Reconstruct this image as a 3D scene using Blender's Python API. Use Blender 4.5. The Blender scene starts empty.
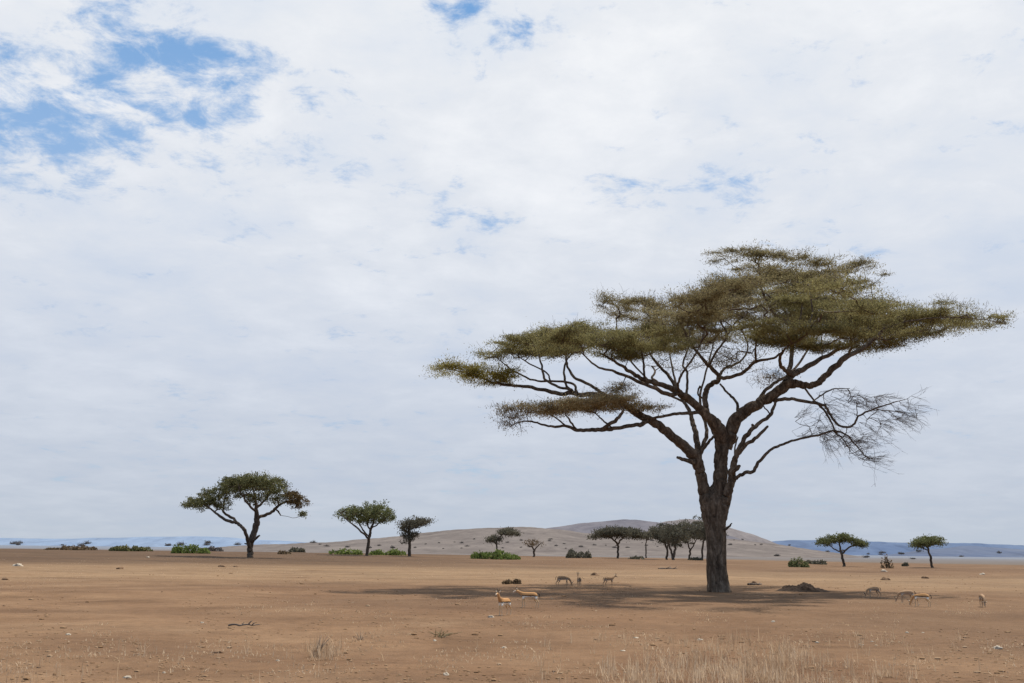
import bpy, bmesh, math, random
import numpy as np
from mathutils import Vector, Matrix, noise as mnoise

random.seed(7)
rng = np.random.default_rng(11)
scene = bpy.context.scene
COL = scene.collection
W_PX, H_PX = 1024, 683
EYE = np.array([0.0, 0.0, 2.2])

# ------------------------------------------------------------------ camera
LENS = 35.0
F = W_PX * LENS / 36.0
PITCH = math.atan((550.6 - H_PX / 2) / F)
ROLL = math.radians(0.66)
fwd = np.array([0, math.cos(PITCH), math.sin(PITCH)])
r0 = np.array([1.0, 0, 0]); u0 = np.array([0, -math.sin(PITCH), math.cos(PITCH)])
rgt = math.cos(ROLL) * r0 + math.sin(ROLL) * u0
upv = -math.sin(ROLL) * r0 + math.cos(ROLL) * u0
cam_d = bpy.data.cameras.new('camera'); cam_d.lens = LENS; cam_d.sensor_width = 36.0
cam_d.clip_start = 0.1; cam_d.clip_end = 80000
cam = bpy.data.objects.new('camera', cam_d); COL.objects.link(cam)
M = Matrix(((rgt[0], upv[0], -fwd[0], EYE[0]), (rgt[1], upv[1], -fwd[1], EYE[1]),
            (rgt[2], upv[2], -fwd[2], EYE[2]), (0, 0, 0, 1)))
cam.matrix_world = M
scene.camera = cam

def ray(px, py):
    d = fwd + rgt * ((px - W_PX / 2) / F) - upv * ((py - H_PX / 2) / F)
    return d
def at(px, py, Y):                      # world point on that line of sight at depth Y
    d = ray(px, py); return EYE + d * (Y / d[1])

# ------------------------------------------------------------------ terrain
BEAR_X = np.array([-0.9, -0.515, -0.26, -0.11, 0.0, 0.19, 0.34, 0.515, 0.9])
BEAR_A = np.array([1.45, 1.47, 1.33, 1.24, 1.08, 0.85, 0.48, 0.38, 0.3])
def sstep(a, b, x):
    t = np.clip((x - a) / (b - a), 0, 1); return t * t * (3 - 2 * t)
def wob(x, y):
    return (np.sin(x * .31 + 1.3 * np.sin(y * .17)) * np.sin(y * .27 + 1.1 * np.sin(x * .13 + 2))
            + .5 * np.sin(x * .83 + y * .41 + 2 * np.sin(y * .37)) * np.sin(y * .71 - x * .33))
def terrain(x, y):
    x = np.asarray(x, float); y = np.asarray(y, float)
    d = np.hypot(x, y)
    b = np.where(y > 1, x / np.maximum(y, 1), np.sign(x) * .9)
    A = np.interp(b, BEAR_X, BEAR_A)
    z = A * sstep(60, 178, d)
    z = z * (1 - sstep(215, 700, d)) - 3.0 * sstep(200, 700, d)
    z = z + .045 * wob(x, y) * np.clip(d / 25, .3, 1) * (1 - sstep(150, 400, d))
    z = z + .35 * np.sin(x * .011 + 1) * np.sin(y * .009) * sstep(300, 600, d)
    z = z - (d / 1000.0) ** 2 * 0.02 * 0
    return z

class Hill:
    def __init__(s, D, Wf, Wb, prof, seed, rough):
        s.D, s.Wf, s.Wb, s.seed, s.rough = D, Wf, Wb, seed, rough
        pts = [at(px, py, D) for px, py in prof]
        s.xs = np.array([p[0] for p in pts]); s.zs = np.array([p[2] for p in pts]) + 3.6
    def z(s, x, y):
        x = x * s.D / np.maximum(y, 50.)          # flanks run radially, so the skyline keeps its profile
        h = np.interp(x, s.xs, s.zs, left=0, right=0)
        # smooth the profile a little
        w = (s.xs[-1] - s.xs[0]) / 60
        h = (h + np.interp(x - w, s.xs, s.zs, left=0, right=0) + np.interp(x + w, s.xs, s.zs, left=0, right=0)) / 3
        v = y - s.D
        v = np.where(v < 0, v / s.Wf, v / s.Wb)
        k = np.clip(1 - v * v, 0, 1) ** 1.6
        L = s.D / 60.
        n = (np.sin(x / L + s.seed) * np.sin(y / L * .7 + 2 * np.sin(x / L * .37)) + .6 * np.sin(x / L * 2.3 + y / L * 1.1 + s.seed)
             + .4 * np.sin(x / L * 5.1 - y / L * 3.3))
        return (np.maximum(h, 0) + n * s.rough * np.minimum(1, np.maximum(h, 0) / (4 * s.rough))) * k - 3.6

HILLS = dict(
    brown=Hill(2600, 1300, 900, [(180, 551), (230, 546.5), (330, 543), (400, 537), (430, 533), (470, 530), (505, 528.6), (540, 529), (565, 531.5), (590, 535), (640, 536.5), (690, 537), (740, 541), (790, 547), (830, 553), (870, 558)], 1.0, 1.6),
    dark=Hill(4300, 900, 800, [(480, 536), (540, 530), (575, 524.5), (600, 521.5), (622, 519.5), (640, 520.5), (660, 523), (690, 527), (720, 533), (760, 546)], 2.0, 2.0),
    grey=Hill(5200, 800, 700, [(600, 540), (640, 529), (665, 522), (685, 519), (705, 520.5), (720, 524.5), (735, 529), (750, 533.5), (765, 539), (783, 546), (800, 550), (830, 556)], 3.0, 2.5),
    blue_left=Hill(15000, 1500, 2500, [(-220, 541), (-60, 539), (0, 538), (60, 538.8), (100, 538), (150, 537), (190, 536.4), (215, 536.6), (250, 539), (300, 542), (360, 546), (420, 549)], 4.0, 4.0),
    blue_right=Hill(11000, 1200, 2500, [(690, 552), (740, 547), (765, 542), (790, 540), (830, 540.6), (880, 542), (920, 543), (960, 543), (1024, 545.5), (1100, 546), (1250, 549)], 5.0, 4.0),
    spur=Hill(6500, 900, 1200, [(860, 558), (900, 553.5), (930, 550), (950, 547.5), (962, 546), (985, 547), (1024, 549.5), (1100, 552), (1200, 556)], 6.0, 3.0),
)
def surface(x, y):
    z = terrain(x, y)
    for h in HILLS.values(): z = np.maximum(z, h.z(np.asarray(x, float), np.asarray(y, float)))
    return z
_Ys = np.geomspace(6, 20000, 6000)
_Yn = np.geomspace(6, 235, 700)
def ground_hit(px, py, ymin=6):
    d = ray(px, py)
    if ymin < 200:                       # near ground first, refined by interpolation
        f = lambda y: EYE[2] + d[2] * y / d[1] - terrain(d[0] * y / d[1], y)
        g = f(_Yn); h = np.where(g <= 0)[0]
        if len(h):
            i = h[0]; y = _Yn[i]
            if i > 0: y = _Yn[i - 1] + (_Yn[i] - _Yn[i - 1]) * g[i - 1] / (g[i - 1] - g[i])
            x = d[0] * y / d[1]; return np.array([x, y, float(terrain(x, y))])
    ys = _Ys[_Ys >= ymin]
    X = EYE[0] + d[0] * ys / d[1]; Z = EYE[2] + d[2] * ys / d[1]
    s = surface(X, ys); hit = np.where(Z <= s)[0]
    if len(hit) == 0: return None
    i = hit[0]
    return np.array([X[i], ys[i], float(s[i])])
def gz(x, y): return float(terrain(x, y))

# ------------------------------------------------------------------ node helpers
def new_mat(name):
    m = bpy.data.materials.new(name); m.use_nodes = True
    nt = m.node_tree; nt.nodes.clear()
    return m, nt
def N(nt, t, **kw):
    n = nt.nodes.new(t)
    for k, v in kw.items(): setattr(n, k, v)
    return n
def L(nt, a, b): nt.links.new(a, b)
def setin(n, **kw):
    for k, v in kw.items(): n.inputs[k].default_value = v
def ramp(nt, fac, stops, interp='LINEAR'):
    r = N(nt, 'ShaderNodeValToRGB'); r.color_ramp.interpolation = interp
    e = r.color_ramp.elements
    while len(e) < len(stops): e.new(0.5)
    for el, (p, c) in zip(e, stops):
        el.position = p; el.color = tuple(c) + (1,) if len(c) == 3 else c
    if fac is not None: L(nt, fac, r.inputs['Fac'])
    return r
def mix(nt, fac, a, b, mode='MIX'):
    n = N(nt, 'ShaderNodeMix', data_type='RGBA', blend_type=mode)
    for i, v in ((0, fac), (6, a), (7, b)):
        if hasattr(v, 'is_linked') or hasattr(v, 'links'): L(nt, v, n.inputs[i])
        elif i == 0: n.inputs[0].default_value = v
        else: n.inputs[i].default_value = tuple(v) + (1,) if len(v) == 3 else v
    return n.outputs[2]
def math_n(nt, op, a, b=None, c=None, clamp=False):
    n = N(nt, 'ShaderNodeMath', operation=op); n.use_clamp = clamp
    for i, v in enumerate((a, b, c)):
        if v is None: continue
        if hasattr(v, 'links'): L(nt, v, n.inputs[i])
        else: n.inputs[i].default_value = v
    return n.outputs[0]
def noise_n(nt, vec, scale, detail=4, rough=.55, dist=0.0):
    n = N(nt, 'ShaderNodeTexNoise'); setin(n, Scale=scale, Detail=detail, Roughness=rough, Distortion=dist)
    if vec is not None: L(nt, vec, n.inputs['Vector'])
    return n.outputs['Fac']
def map_range(nt, v, a, b, c=0., d=1., smooth=False):
    n = N(nt, 'ShaderNodeMapRange'); n.clamp = True
    if smooth: n.interpolation_type = 'SMOOTHSTEP'
    L(nt, v, n.inputs[0])
    for i, q in enumerate((a, b, c, d)): n.inputs[i + 1].default_value = q
    return n.outputs[0]
def out_surface(nt, sh):
    o = N(nt, 'ShaderNodeOutputMaterial'); L(nt, sh, o.inputs['Surface'])

# ------------------------------------------------------------------ materials
def mat_ground():
    m, nt = new_mat('savanna_soil')
    g = N(nt, 'ShaderNodeNewGeometry'); pos = g.outputs['Position']
    sep = N(nt, 'ShaderNodeSeparateXYZ'); L(nt, pos, sep.inputs[0])
    ln = N(nt, 'ShaderNodeVectorMath', operation='LENGTH'); L(nt, pos, ln.inputs[0])
    d = ln.outputs['Value']
    mp = N(nt, 'ShaderNodeMapping'); L(nt, pos, mp.inputs['Vector']); mp.inputs['Scale'].default_value = (.35, 1, 1)
    big = noise_n(nt, pos, .035, 5, .6, .5)
    med = noise_n(nt, pos, .22, 6, .62, .4)
    fine = noise_n(nt, pos, 2.3, 6, .7)
    grit = noise_n(nt, pos, 19., 4, .75)
    stre = noise_n(nt, mp.outputs[0], .6, 5, .65, .6)
    base = ramp(nt, med, [(.3, (.180, .105, .060)), (.45, (.262, .157, .092)), (.58, (.315, .195, .116)), (.75, (.375, .250, .158))]).outputs[0]
    red = mix(nt, map_range(nt, big, .42, .62), base, (.225, .130, .076))
    # grazed straw coloured zone beyond the big tree
    zone = math_n(nt, 'MULTIPLY', map_range(nt, d, 60, 82, 0, 1, True), map_range(nt, d, 125, 98, 0, 1, True))
    zone = math_n(nt, 'MULTIPLY', zone, map_range(nt, stre, .3, .6, .25, .9))
    c = mix(nt, zone, red, (.345, .232, .142))
    # darker scrubby belt on the rise
    belt = math_n(nt, 'MULTIPLY', map_range(nt, d, 92, 122, 0, 1, True), map_range(nt, d, 330, 250, 0, 1, True))
    side = map_range(nt, sep.outputs['X'], 15, -25, .3, .95)
    belt = math_n(nt, 'MULTIPLY', belt, side)
    belt = math_n(nt, 'MULTIPLY', belt, map_range(nt, med, .25, .6, .55, 1))
    c = mix(nt, belt, c, (.125, .080, .053))
    gx, gy = ground_hit(770, 672)[:2]
    ds = N(nt, 'ShaderNodeVectorMath', operation='DISTANCE'); L(nt, pos, ds.inputs[0]); ds.inputs[1].default_value = (gx, gy, 0)
    rr = math_n(nt, 'ADD', ds.outputs['Value'], math_n(nt, 'MULTIPLY', math_n(nt, 'SUBTRACT', fine, .5), 3.))
    c = mix(nt, map_range(nt, rr, 4.2, .8, 0, .75, True), c, (.185, .098, .055))
    rs = math_n(nt, 'MULTIPLY', map_range(nt, sep.outputs['X'], 4, 16, 0, .5, True), map_range(nt, d, 70, 45, 0, 1, True))
    c = mix(nt, rs, c, (.200, .122, .075))
    # pale plain, then haze-coloured distance
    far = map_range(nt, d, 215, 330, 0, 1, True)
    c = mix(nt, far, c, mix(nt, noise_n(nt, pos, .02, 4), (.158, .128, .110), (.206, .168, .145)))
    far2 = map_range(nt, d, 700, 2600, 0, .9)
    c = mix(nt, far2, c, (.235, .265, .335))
    # clod speckle and pale flecks up close
    spk = ramp(nt, fine, [(.28, (.62, .60, .58)), (.42, (.9, .9, .9)), (.6, (1.04, 1.03, 1.02)), (.78, (1.18, 1.17, 1.15))]).outputs[0]
    c2 = mix(nt, 1.0, c, spk, 'MULTIPLY')
    gr = ramp(nt, grit, [(.3, (.78, .77, .76)), (.5, (1, 1, 1)), (.72, (1.16, 1.16, 1.16))]).outputs[0]
    c2 = mix(nt, map_range(nt, d, 60, 15, 0, 1), c2, mix(nt, 1.0, c2, gr, 'MULTIPLY'))
    # dark streaks where soil is churned
    strk = map_range(nt, stre, .42, .26, 0, .6)
    strk = math_n(nt, 'MULTIPLY', strk, map_range(nt, d, 150, 90, 0, 1))
    c2 = mix(nt, strk, c2, (.15, .085, .048))
    c2 = mix(nt, map_range(nt, d, 400, 250, 0, 1), c, c2)
    tone = ramp(nt, noise_n(nt, mp.outputs[0], .13, 4, .6, .6), [(.32, (.56, .555, .545)), (.46, (.66, .655, .63)), (.62, (.76, .755, .72))]).outputs[0]
    c2 = mix(nt, 1.0, c2, tone, 'MULTIPLY')
    b = N(nt, 'ShaderNodeBsdfPrincipled'); setin(b, Roughness=.95); b.inputs['Specular IOR Level'].default_value = .1
    L(nt, c2, b.inputs['Base Color'])
    hsum = math_n(nt, 'ADD', math_n(nt, 'MULTIPLY', fine, .10), math_n(nt, 'MULTIPLY', grit, .02))
    hsum = math_n(nt, 'ADD', hsum, math_n(nt, 'MULTIPLY', stre, .25))
    bp = N(nt, 'ShaderNodeBump'); setin(bp, Distance=1.0)
    L(nt, map_range(nt, d, 300, 20, 0, .75), bp.inputs['Strength'])
    L(nt, hsum, bp.inputs['Height']); L(nt, bp.outputs[0], b.inputs['Normal'])
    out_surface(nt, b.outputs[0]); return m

def mat_hill(name, c1, c2, spot, scale, spots=.5):
    m, nt = new_mat(name)
    g = N(nt, 'ShaderNodeNewGeometry'); pos = g.outputs['Position']
    a = noise_n(nt, pos, scale, 5, .6, .3)
    c = mix(nt, map_range(nt, a, .35, .65), c1, c2)
    mh = N(nt, 'ShaderNodeMapping'); L(nt, pos, mh.inputs['Vector']); mh.inputs['Scale'].default_value = (1, .35, 3)
    p2 = noise_n(nt, mh.outputs[0], scale * 4, 6, .7, .6)
    c = mix(nt, 1., c, ramp(nt, p2, [(.34, (.80, .79, .80)), (.5, (1, 1, 1)), (.66, (1.14, 1.13, 1.11))]).outputs[0], 'MULTIPLY')
    s = noise_n(nt, pos, scale * 14, 3, .6)
    c = mix(nt, map_range(nt, s, .57, .68, 0, spots), c, spot)
    d = N(nt, 'ShaderNodeBsdfDiffuse'); L(nt, c, d.inputs['Color'])
    out_surface(nt, d.outputs[0]); return m

def mat_bark(name, c1, c2, c3, scale=1.0):
    m, nt = new_mat(name)
    tc = N(nt, 'ShaderNodeTexCoord'); v = tc.outputs['Object']
    mp = N(nt, 'ShaderNodeMapping'); L(nt, v, mp.inputs['Vector']); mp.inputs['Scale'].default_value = (2.2 * scale, 2.2 * scale, .75 * scale)
    a = noise_n(nt, mp.outputs[0], 2.2, 6, .68, .8)
    f = noise_n(nt, v, 7 * scale, 5, .7)
    big = noise_n(nt, v, .7 * scale, 3, .5)
    c = ramp(nt, a, [(.33, c1), (.5, c2), (.68, c3)]).outputs[0]
    c = mix(nt, map_range(nt, big, .5, .7, 0, .5), c, c3)
    c = mix(nt, 1., c, ramp(nt, f, [(.3, (.7, .7, .7)), (.6, (1.1, 1.1, 1.1))]).outputs[0], 'MULTIPLY')
    b = N(nt, 'ShaderNodeBsdfPrincipled'); setin(b, Roughness=.93); b.inputs['Specular IOR Level'].default_value = .15
    L(nt, c, b.inputs['Base Color'])
    bp = N(nt, 'ShaderNodeBump'); setin(bp, Distance=.12, Strength=.9)
    L(nt, math_n(nt, 'ADD', a, math_n(nt, 'MULTIPLY', f, .3)), bp.inputs['Height']); L(nt, bp.outputs[0], b.inputs['Normal'])
    out_surface(nt, b.outputs[0]); return m

def mat_leaf(name, cols, trans=.25, nscale=.5):
    m, nt = new_mat(name)
    g = N(nt, 'ShaderNodeNewGeometry')
    tc = N(nt, 'ShaderNodeTexCoord')
    n = noise_n(nt, tc.outputs['Object'], nscale, 3, .6)
    f = math_n(nt, 'ADD', math_n(nt, 'MULTIPLY', g.outputs['Random Per Island'], .55), math_n(nt, 'MULTIPLY', map_range(nt, n, .3, .7), .45))
    k = len(cols)
    c = ramp(nt, f, [(.08 + .84 * i / (k - 1), q) for i, q in enumerate(cols)]).outputs[0]
    d = N(nt, 'ShaderNodeBsdfDiffuse'); L(nt, c, d.inputs['Color'])
    t = N(nt, 'ShaderNodeBsdfTranslucent'); L(nt, c, t.inputs['Color'])
    ms = N(nt, 'ShaderNodeMixShader'); ms.inputs[0].default_value = trans
    L(nt, d.outputs[0], ms.inputs[1]); L(nt, t.outputs[0], ms.inputs[2])
    out_surface(nt, ms.outputs[0]); return m

def mat_plain(name, c1, c2, scale=6., rough=.9, bump=.4):
    m, nt = new_mat(name)
    tc = N(nt, 'ShaderNodeTexCoord')
    n = noise_n(nt, tc.outputs['Object'], scale, 5, .65)
    c = mix(nt, map_range(nt, n, .35, .65), c1, c2)
    b = N(nt, 'ShaderNodeBsdfPrincipled'); setin(b, Roughness=rough); b.inputs['Specular IOR Level'].default_value = .2
    L(nt, c, b.inputs['Base Color'])
    bp = N(nt, 'ShaderNodeBump'); setin(bp, Distance=.05, Strength=bump); L(nt, n, bp.inputs['Height']); L(nt, bp.outputs[0], b.inputs['Normal'])
    out_surface(nt, b.outputs[0]); return m

def mat_gazelle(name='gazelle_coat', dull=0.):
    m, nt = new_mat(name)
    tc = N(nt, 'ShaderNodeTexCoord'); v = tc.outputs['Object']
    sp = N(nt, 'ShaderNodeSeparateXYZ'); L(nt, v, sp.inputs[0])
    x, y, z = sp.outputs
    n = math_n(nt, 'MULTIPLY', math_n(nt, 'SUBTRACT', noise_n(nt, v, 9, 3), .5), .05)
    zz = math_n(nt, 'ADD', math_n(nt, 'ADD', z, n), math_n(nt, 'MULTIPLY', x, -.02))
    tan = (.43, .225, .092); white = (.78, .74, .66); dark = (.045, .028, .018)
    torso = mix(nt, map_range(nt, zz, .565, .60), (.56, .30, .125), tan)
    c = mix(nt, map_range(nt, zz, .478, .486), white, dark)
    c = mix(nt, map_range(nt, zz, .522, .53), c, torso)
    # legs, chest, neck: tan without the band
    legs = math_n(nt, 'LESS_THAN', z, .385)
    c = mix(nt, legs, c, mix(nt, map_range(nt, z, .05, .3), (.55, .43, .30), (.60, .42, .24)))
    neck = math_n(nt, 'GREATER_THAN', x, .31)
    c = mix(nt, neck, c, mix(nt, map_range(nt, x, .33, .5), tan, (.58, .33, .15)))
    rump = math_n(nt, 'LESS_THAN', x, -.385)
    c = mix(nt, math_n(nt, 'MULTIPLY', rump, math_n(nt, 'GREATER_THAN', z, .36)), c, white)
    face = math_n(nt, 'GREATER_THAN', x, .56)
    c = mix(nt, face, c, (.62, .50, .38))
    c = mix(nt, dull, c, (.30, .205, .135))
    b = N(nt, 'ShaderNodeBsdfPrincipled'); setin(b, Roughness=.8); b.inputs['Specular IOR Level'].default_value = .2
    L(nt, c, b.inputs['Base Color']); out_surface(nt, b.outputs[0]); return m

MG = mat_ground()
BARK = mat_bark('acacia_bark', (.044, .031, .022), (.120, .087, .062), (.25, .195, .145))
BARK_FAR = mat_bark('far_bark', (.05, .036, .027), (.10, .075, .055), (.17, .13, .10), .5)
TWIG = mat_plain('twig_bark', (.075, .055, .042), (.15, .115, .09), 3., bump=.1)
TWIG_GREY = mat_plain('dry_twig_bark', (.10, .08, .068), (.19, .155, .13), 3., bump=.1)
LEAF_OLIVE = mat_leaf('acacia_leaf_olive', [(.100, .090, .042), (.180, .163, .074), (.265, .240, .110), (.38, .35, .18)], .35)
LEAF_BROWN = mat_leaf('acacia_leaf_brown', [(.105, .086, .048), (.185, .157, .084), (.265, .230, .125), (.37, .33, .19)], .35)
LEAF_YELLOW = mat_leaf('acacia_leaf_yellow', [(.095, .082, .022), (.19, .165, .040), (.28, .24, .065), (.37, .32, .10)], .35)
LEAF_DRY = mat_leaf('acacia_leaf_dry', [(.19, .15, .085), (.30, .245, .14), (.40, .335, .20), (.48, .41, .26)], .35)
LEAF_GREEN = mat_leaf('tree_leaf_green', [(.055, .058, .028), (.11, .112, .052), (.18, .175, .080), (.25, .24, .115)])
LEAF_RUST = mat_leaf('tree_leaf_rust', [(.06, .042, .022), (.12, .085, .042), (.19, .135, .065)])
LEAF_DARK = mat_leaf('tree_leaf_dark', [(.085, .080, .060), (.135, .126, .092), (.195, .178, .128)], nscale=.25)
LEAF_PALE = mat_leaf('tree_leaf_pale', [(.07, .080, .038), (.15, .16, .070), (.24, .245, .12)])
LEAF_BUSH = mat_leaf('bush_leaf_bright', [(.090, .122, .034), (.155, .200, .056), (.23, .27, .09)])
LEAF_SCRUB = mat_leaf('scrub_leaf', [(.10, .072, .045), (.17, .122, .074), (.25, .185, .115)])
LEAF_FAR = mat_leaf('far_shrub_leaf', [(.110, .100, .095), (.135, .122, .114), (.165, .148, .136)])
GRASS = mat_leaf('dry_grass_blade', [(.34, .225, .14), (.52, .385, .26), (.72, .58, .42)], .5, .3)
STONE = mat_plain('pale_stone', (.30, .245, .185), (.52, .45, .36), 9.)
STONE_BROWN = mat_plain('brown_clod', (.13, .08, .05), (.25, .155, .09), 9.)
DIRT = mat_plain('shade_dark_dirt', (.022, .013, .009), (.050, .030, .019), 2.5, bump=.8)  # mound's tree shade is darkened into this base colour
COAT = mat_gazelle(); COAT_DULL = mat_gazelle('gazelle_coat_dimmed', .70)  # second coat has shade's dimming mixed into its colour, reused on right-hand animals
HORN = mat_plain('horn', (.03, .024, .02), (.06, .05, .04), 20.)
EYEM = mat_plain('eye_black', (.008, .007, .006), (.015, .012, .01), 20., .2)
EARM = mat_plain('ear_fur', (.52, .40, .28), (.66, .55, .42), 20.)

# ------------------------------------------------------------------ mesh helpers
def mesh_obj(name, verts, faces, mat, parent=None, smooth=True, loc=None):
    me = bpy.data.meshes.new(name)
    verts = np.asarray(verts, np.float32)
    me.vertices.add(len(verts)); me.vertices.foreach_set('co', verts.ravel())
    if isinstance(faces, np.ndarray):
        nf, k = faces.shape
        loops = faces.ravel(); starts = np.arange(nf) * k; tot = np.full(nf, k)
    else:
        loops = np.concatenate([np.asarray(f) for f in faces]); tot = np.array([len(f) for f in faces])
        starts = np.concatenate([[0], np.cumsum(tot)[:-1]]); nf = len(faces)
    me.loops.add(len(loops)); me.loops.foreach_set('vertex_index', loops.astype(np.int32))
    me.polygons.add(nf); me.polygons.foreach_set('loop_start', starts.astype(np.int32))
    me.polygons.foreach_set('use_smooth', np.full(nf, smooth))
    me.update(calc_edges=True); me.validate()
    me.materials.append(mat)
    o = bpy.data.objects.new(name, me); COL.objects.link(o)
    if parent is not None: o.parent = parent
    if loc is not None: o.location = loc
    if name in ('twigs', 'thorny_shoots', 'stems', 'blades'): o['kind'] = 'stuff'
    return o
def empty(name, loc, rz=0.):
    o = bpy.data.objects.new(name, None); COL.objects.link(o); o.location = loc; o.rotation_euler.z = rz
    o.empty_display_size = .3; return o
def tag(o, label, cat, group=None):
    o['label'] = label; o['category'] = cat
    if group: o['group'] = group
    return o
def copy_tree(o, parent=None):
    c = o.copy(); COL.objects.link(c)
    if parent is not None: c.parent = parent
    for ch in list(o.children): copy_tree(ch, c)
    return c

class Geo:
    def __init__(s): s.v = []; s.f = []; s.n = 0
    def add(s, v, f):
        s.v.append(np.asarray(v)); s.f.append(np.asarray(f) + s.n); s.n += len(v)
    def build(s, name, mat, parent=None, smooth=True):
        if not s.v: return None
        return mesh_obj(name, np.vstack(s.v), np.vstack(s.f), mat, parent, smooth)

def frames(P):
    P = np.asarray(P, float); T = np.gradient(P, axis=0); T /= np.maximum(np.linalg.norm(T, axis=1), 1e-9)[:, None]
    ref = np.array([0.13, 0.9, 0.41]); ref /= np.linalg.norm(ref)
    U = np.zeros_like(P); 
    u = np.cross(T[0], ref); u = u if np.linalg.norm(u) > .1 else np.cross(T[0], [1, 0, 0])
    u /= np.linalg.norm(u)
    for i in range(len(P)):
        u = u - T[i] * np.dot(u, T[i]); u /= max(np.linalg.norm(u), 1e-9); U[i] = u
    return T, U, np.cross(T, U)
def tube(P, R, sides, knob=0.0, seed=0):
    P = np.asarray(P, float); R = np.asarray(R, float); n = len(P)
    T, U, V = frames(P)
    a = np.arange(sides) * 2 * math.pi / sides
    rr = np.repeat(R[:, None], sides, 1)
    if knob:
        s = np.arange(n)[:, None]
        rr = rr * (1 + knob * (np.sin(3 * a[None] + seed + s * .21) * .5 + np.sin(5 * a[None] - s * .13 + seed * 2) * .3
                               + np.sin(s * .9 + seed + 2 * a[None]) * .45))
    ring = P[:, None] + U[:, None] * (np.cos(a)[None, :, None] * rr[..., None]) + V[:, None] * (np.sin(a)[None, :, None] * rr[..., None])
    v = ring.reshape(-1, 3)
    i = np.arange(n - 1)[:, None] * sides; j = np.arange(sides)[None]; k = (j + 1) % sides
    f = np.stack([i + j, i + k, i + sides + k, i + sides + j], -1).reshape(-1, 4)
    # close the tip and the foot with centre points (quads collapsed to a vertex pair)
    tip = len(v); v = np.vstack([v, P[-1] + T[-1] * R[-1] * .6, P[0]])
    o = (n - 1) * sides; jj = np.arange(0, sides - 1, 2)
    ft = np.stack([o + jj, o + jj + 1, o + (jj + 2) % sides, np.full(len(jj), tip)], -1)
    return v, np.vstack([f, ft]) if sides % 2 == 0 else f
def catmull(P, per=6):
    P = np.asarray(P, float)
    Q = np.vstack([2 * P[0] - P[1], P, 2 * P[-1] - P[-2]])
    out = []
    for i in range(1, len(Q) - 2):
        for t in np.arange(per) / per:
            a, b, c, d = Q[i - 1], Q[i], Q[i + 1], Q[i + 2]
            out.append(.5 * (2 * b + (c - a) * t + (2 * a - 5 * b + 4 * c - d) * t * t + (3 * b - a - 3 * c + d) * t ** 3))
    out.append(P[-1]); return np.array(out)

def leaves(C, D, length, width, level=0.):
    """rhombic leaf-sized faces: C centres, D directions"""
    n = len(C); D = D / np.maximum(np.linalg.norm(D, axis=1), 1e-9)[:, None]
    S = np.cross(D, rng.normal(size=(n, 3)) * (1 if not level else 1 - level) + np.array([0, 0, 2.2 * level])); S /= np.maximum(np.linalg.norm(S, axis=1), 1e-9)[:, None]
    l = (length * rng.uniform(.6, 1.4, n))[:, None]; w = (width * rng.uniform(.6, 1.4, n))[:, None]
    v = np.stack([C - D * l / 2, C + S * w / 2, C + D * l / 2, C - S * w / 2], 1).reshape(-1, 3)
    f = np.arange(n * 4).reshape(n, 4)
    return v, f

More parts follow.
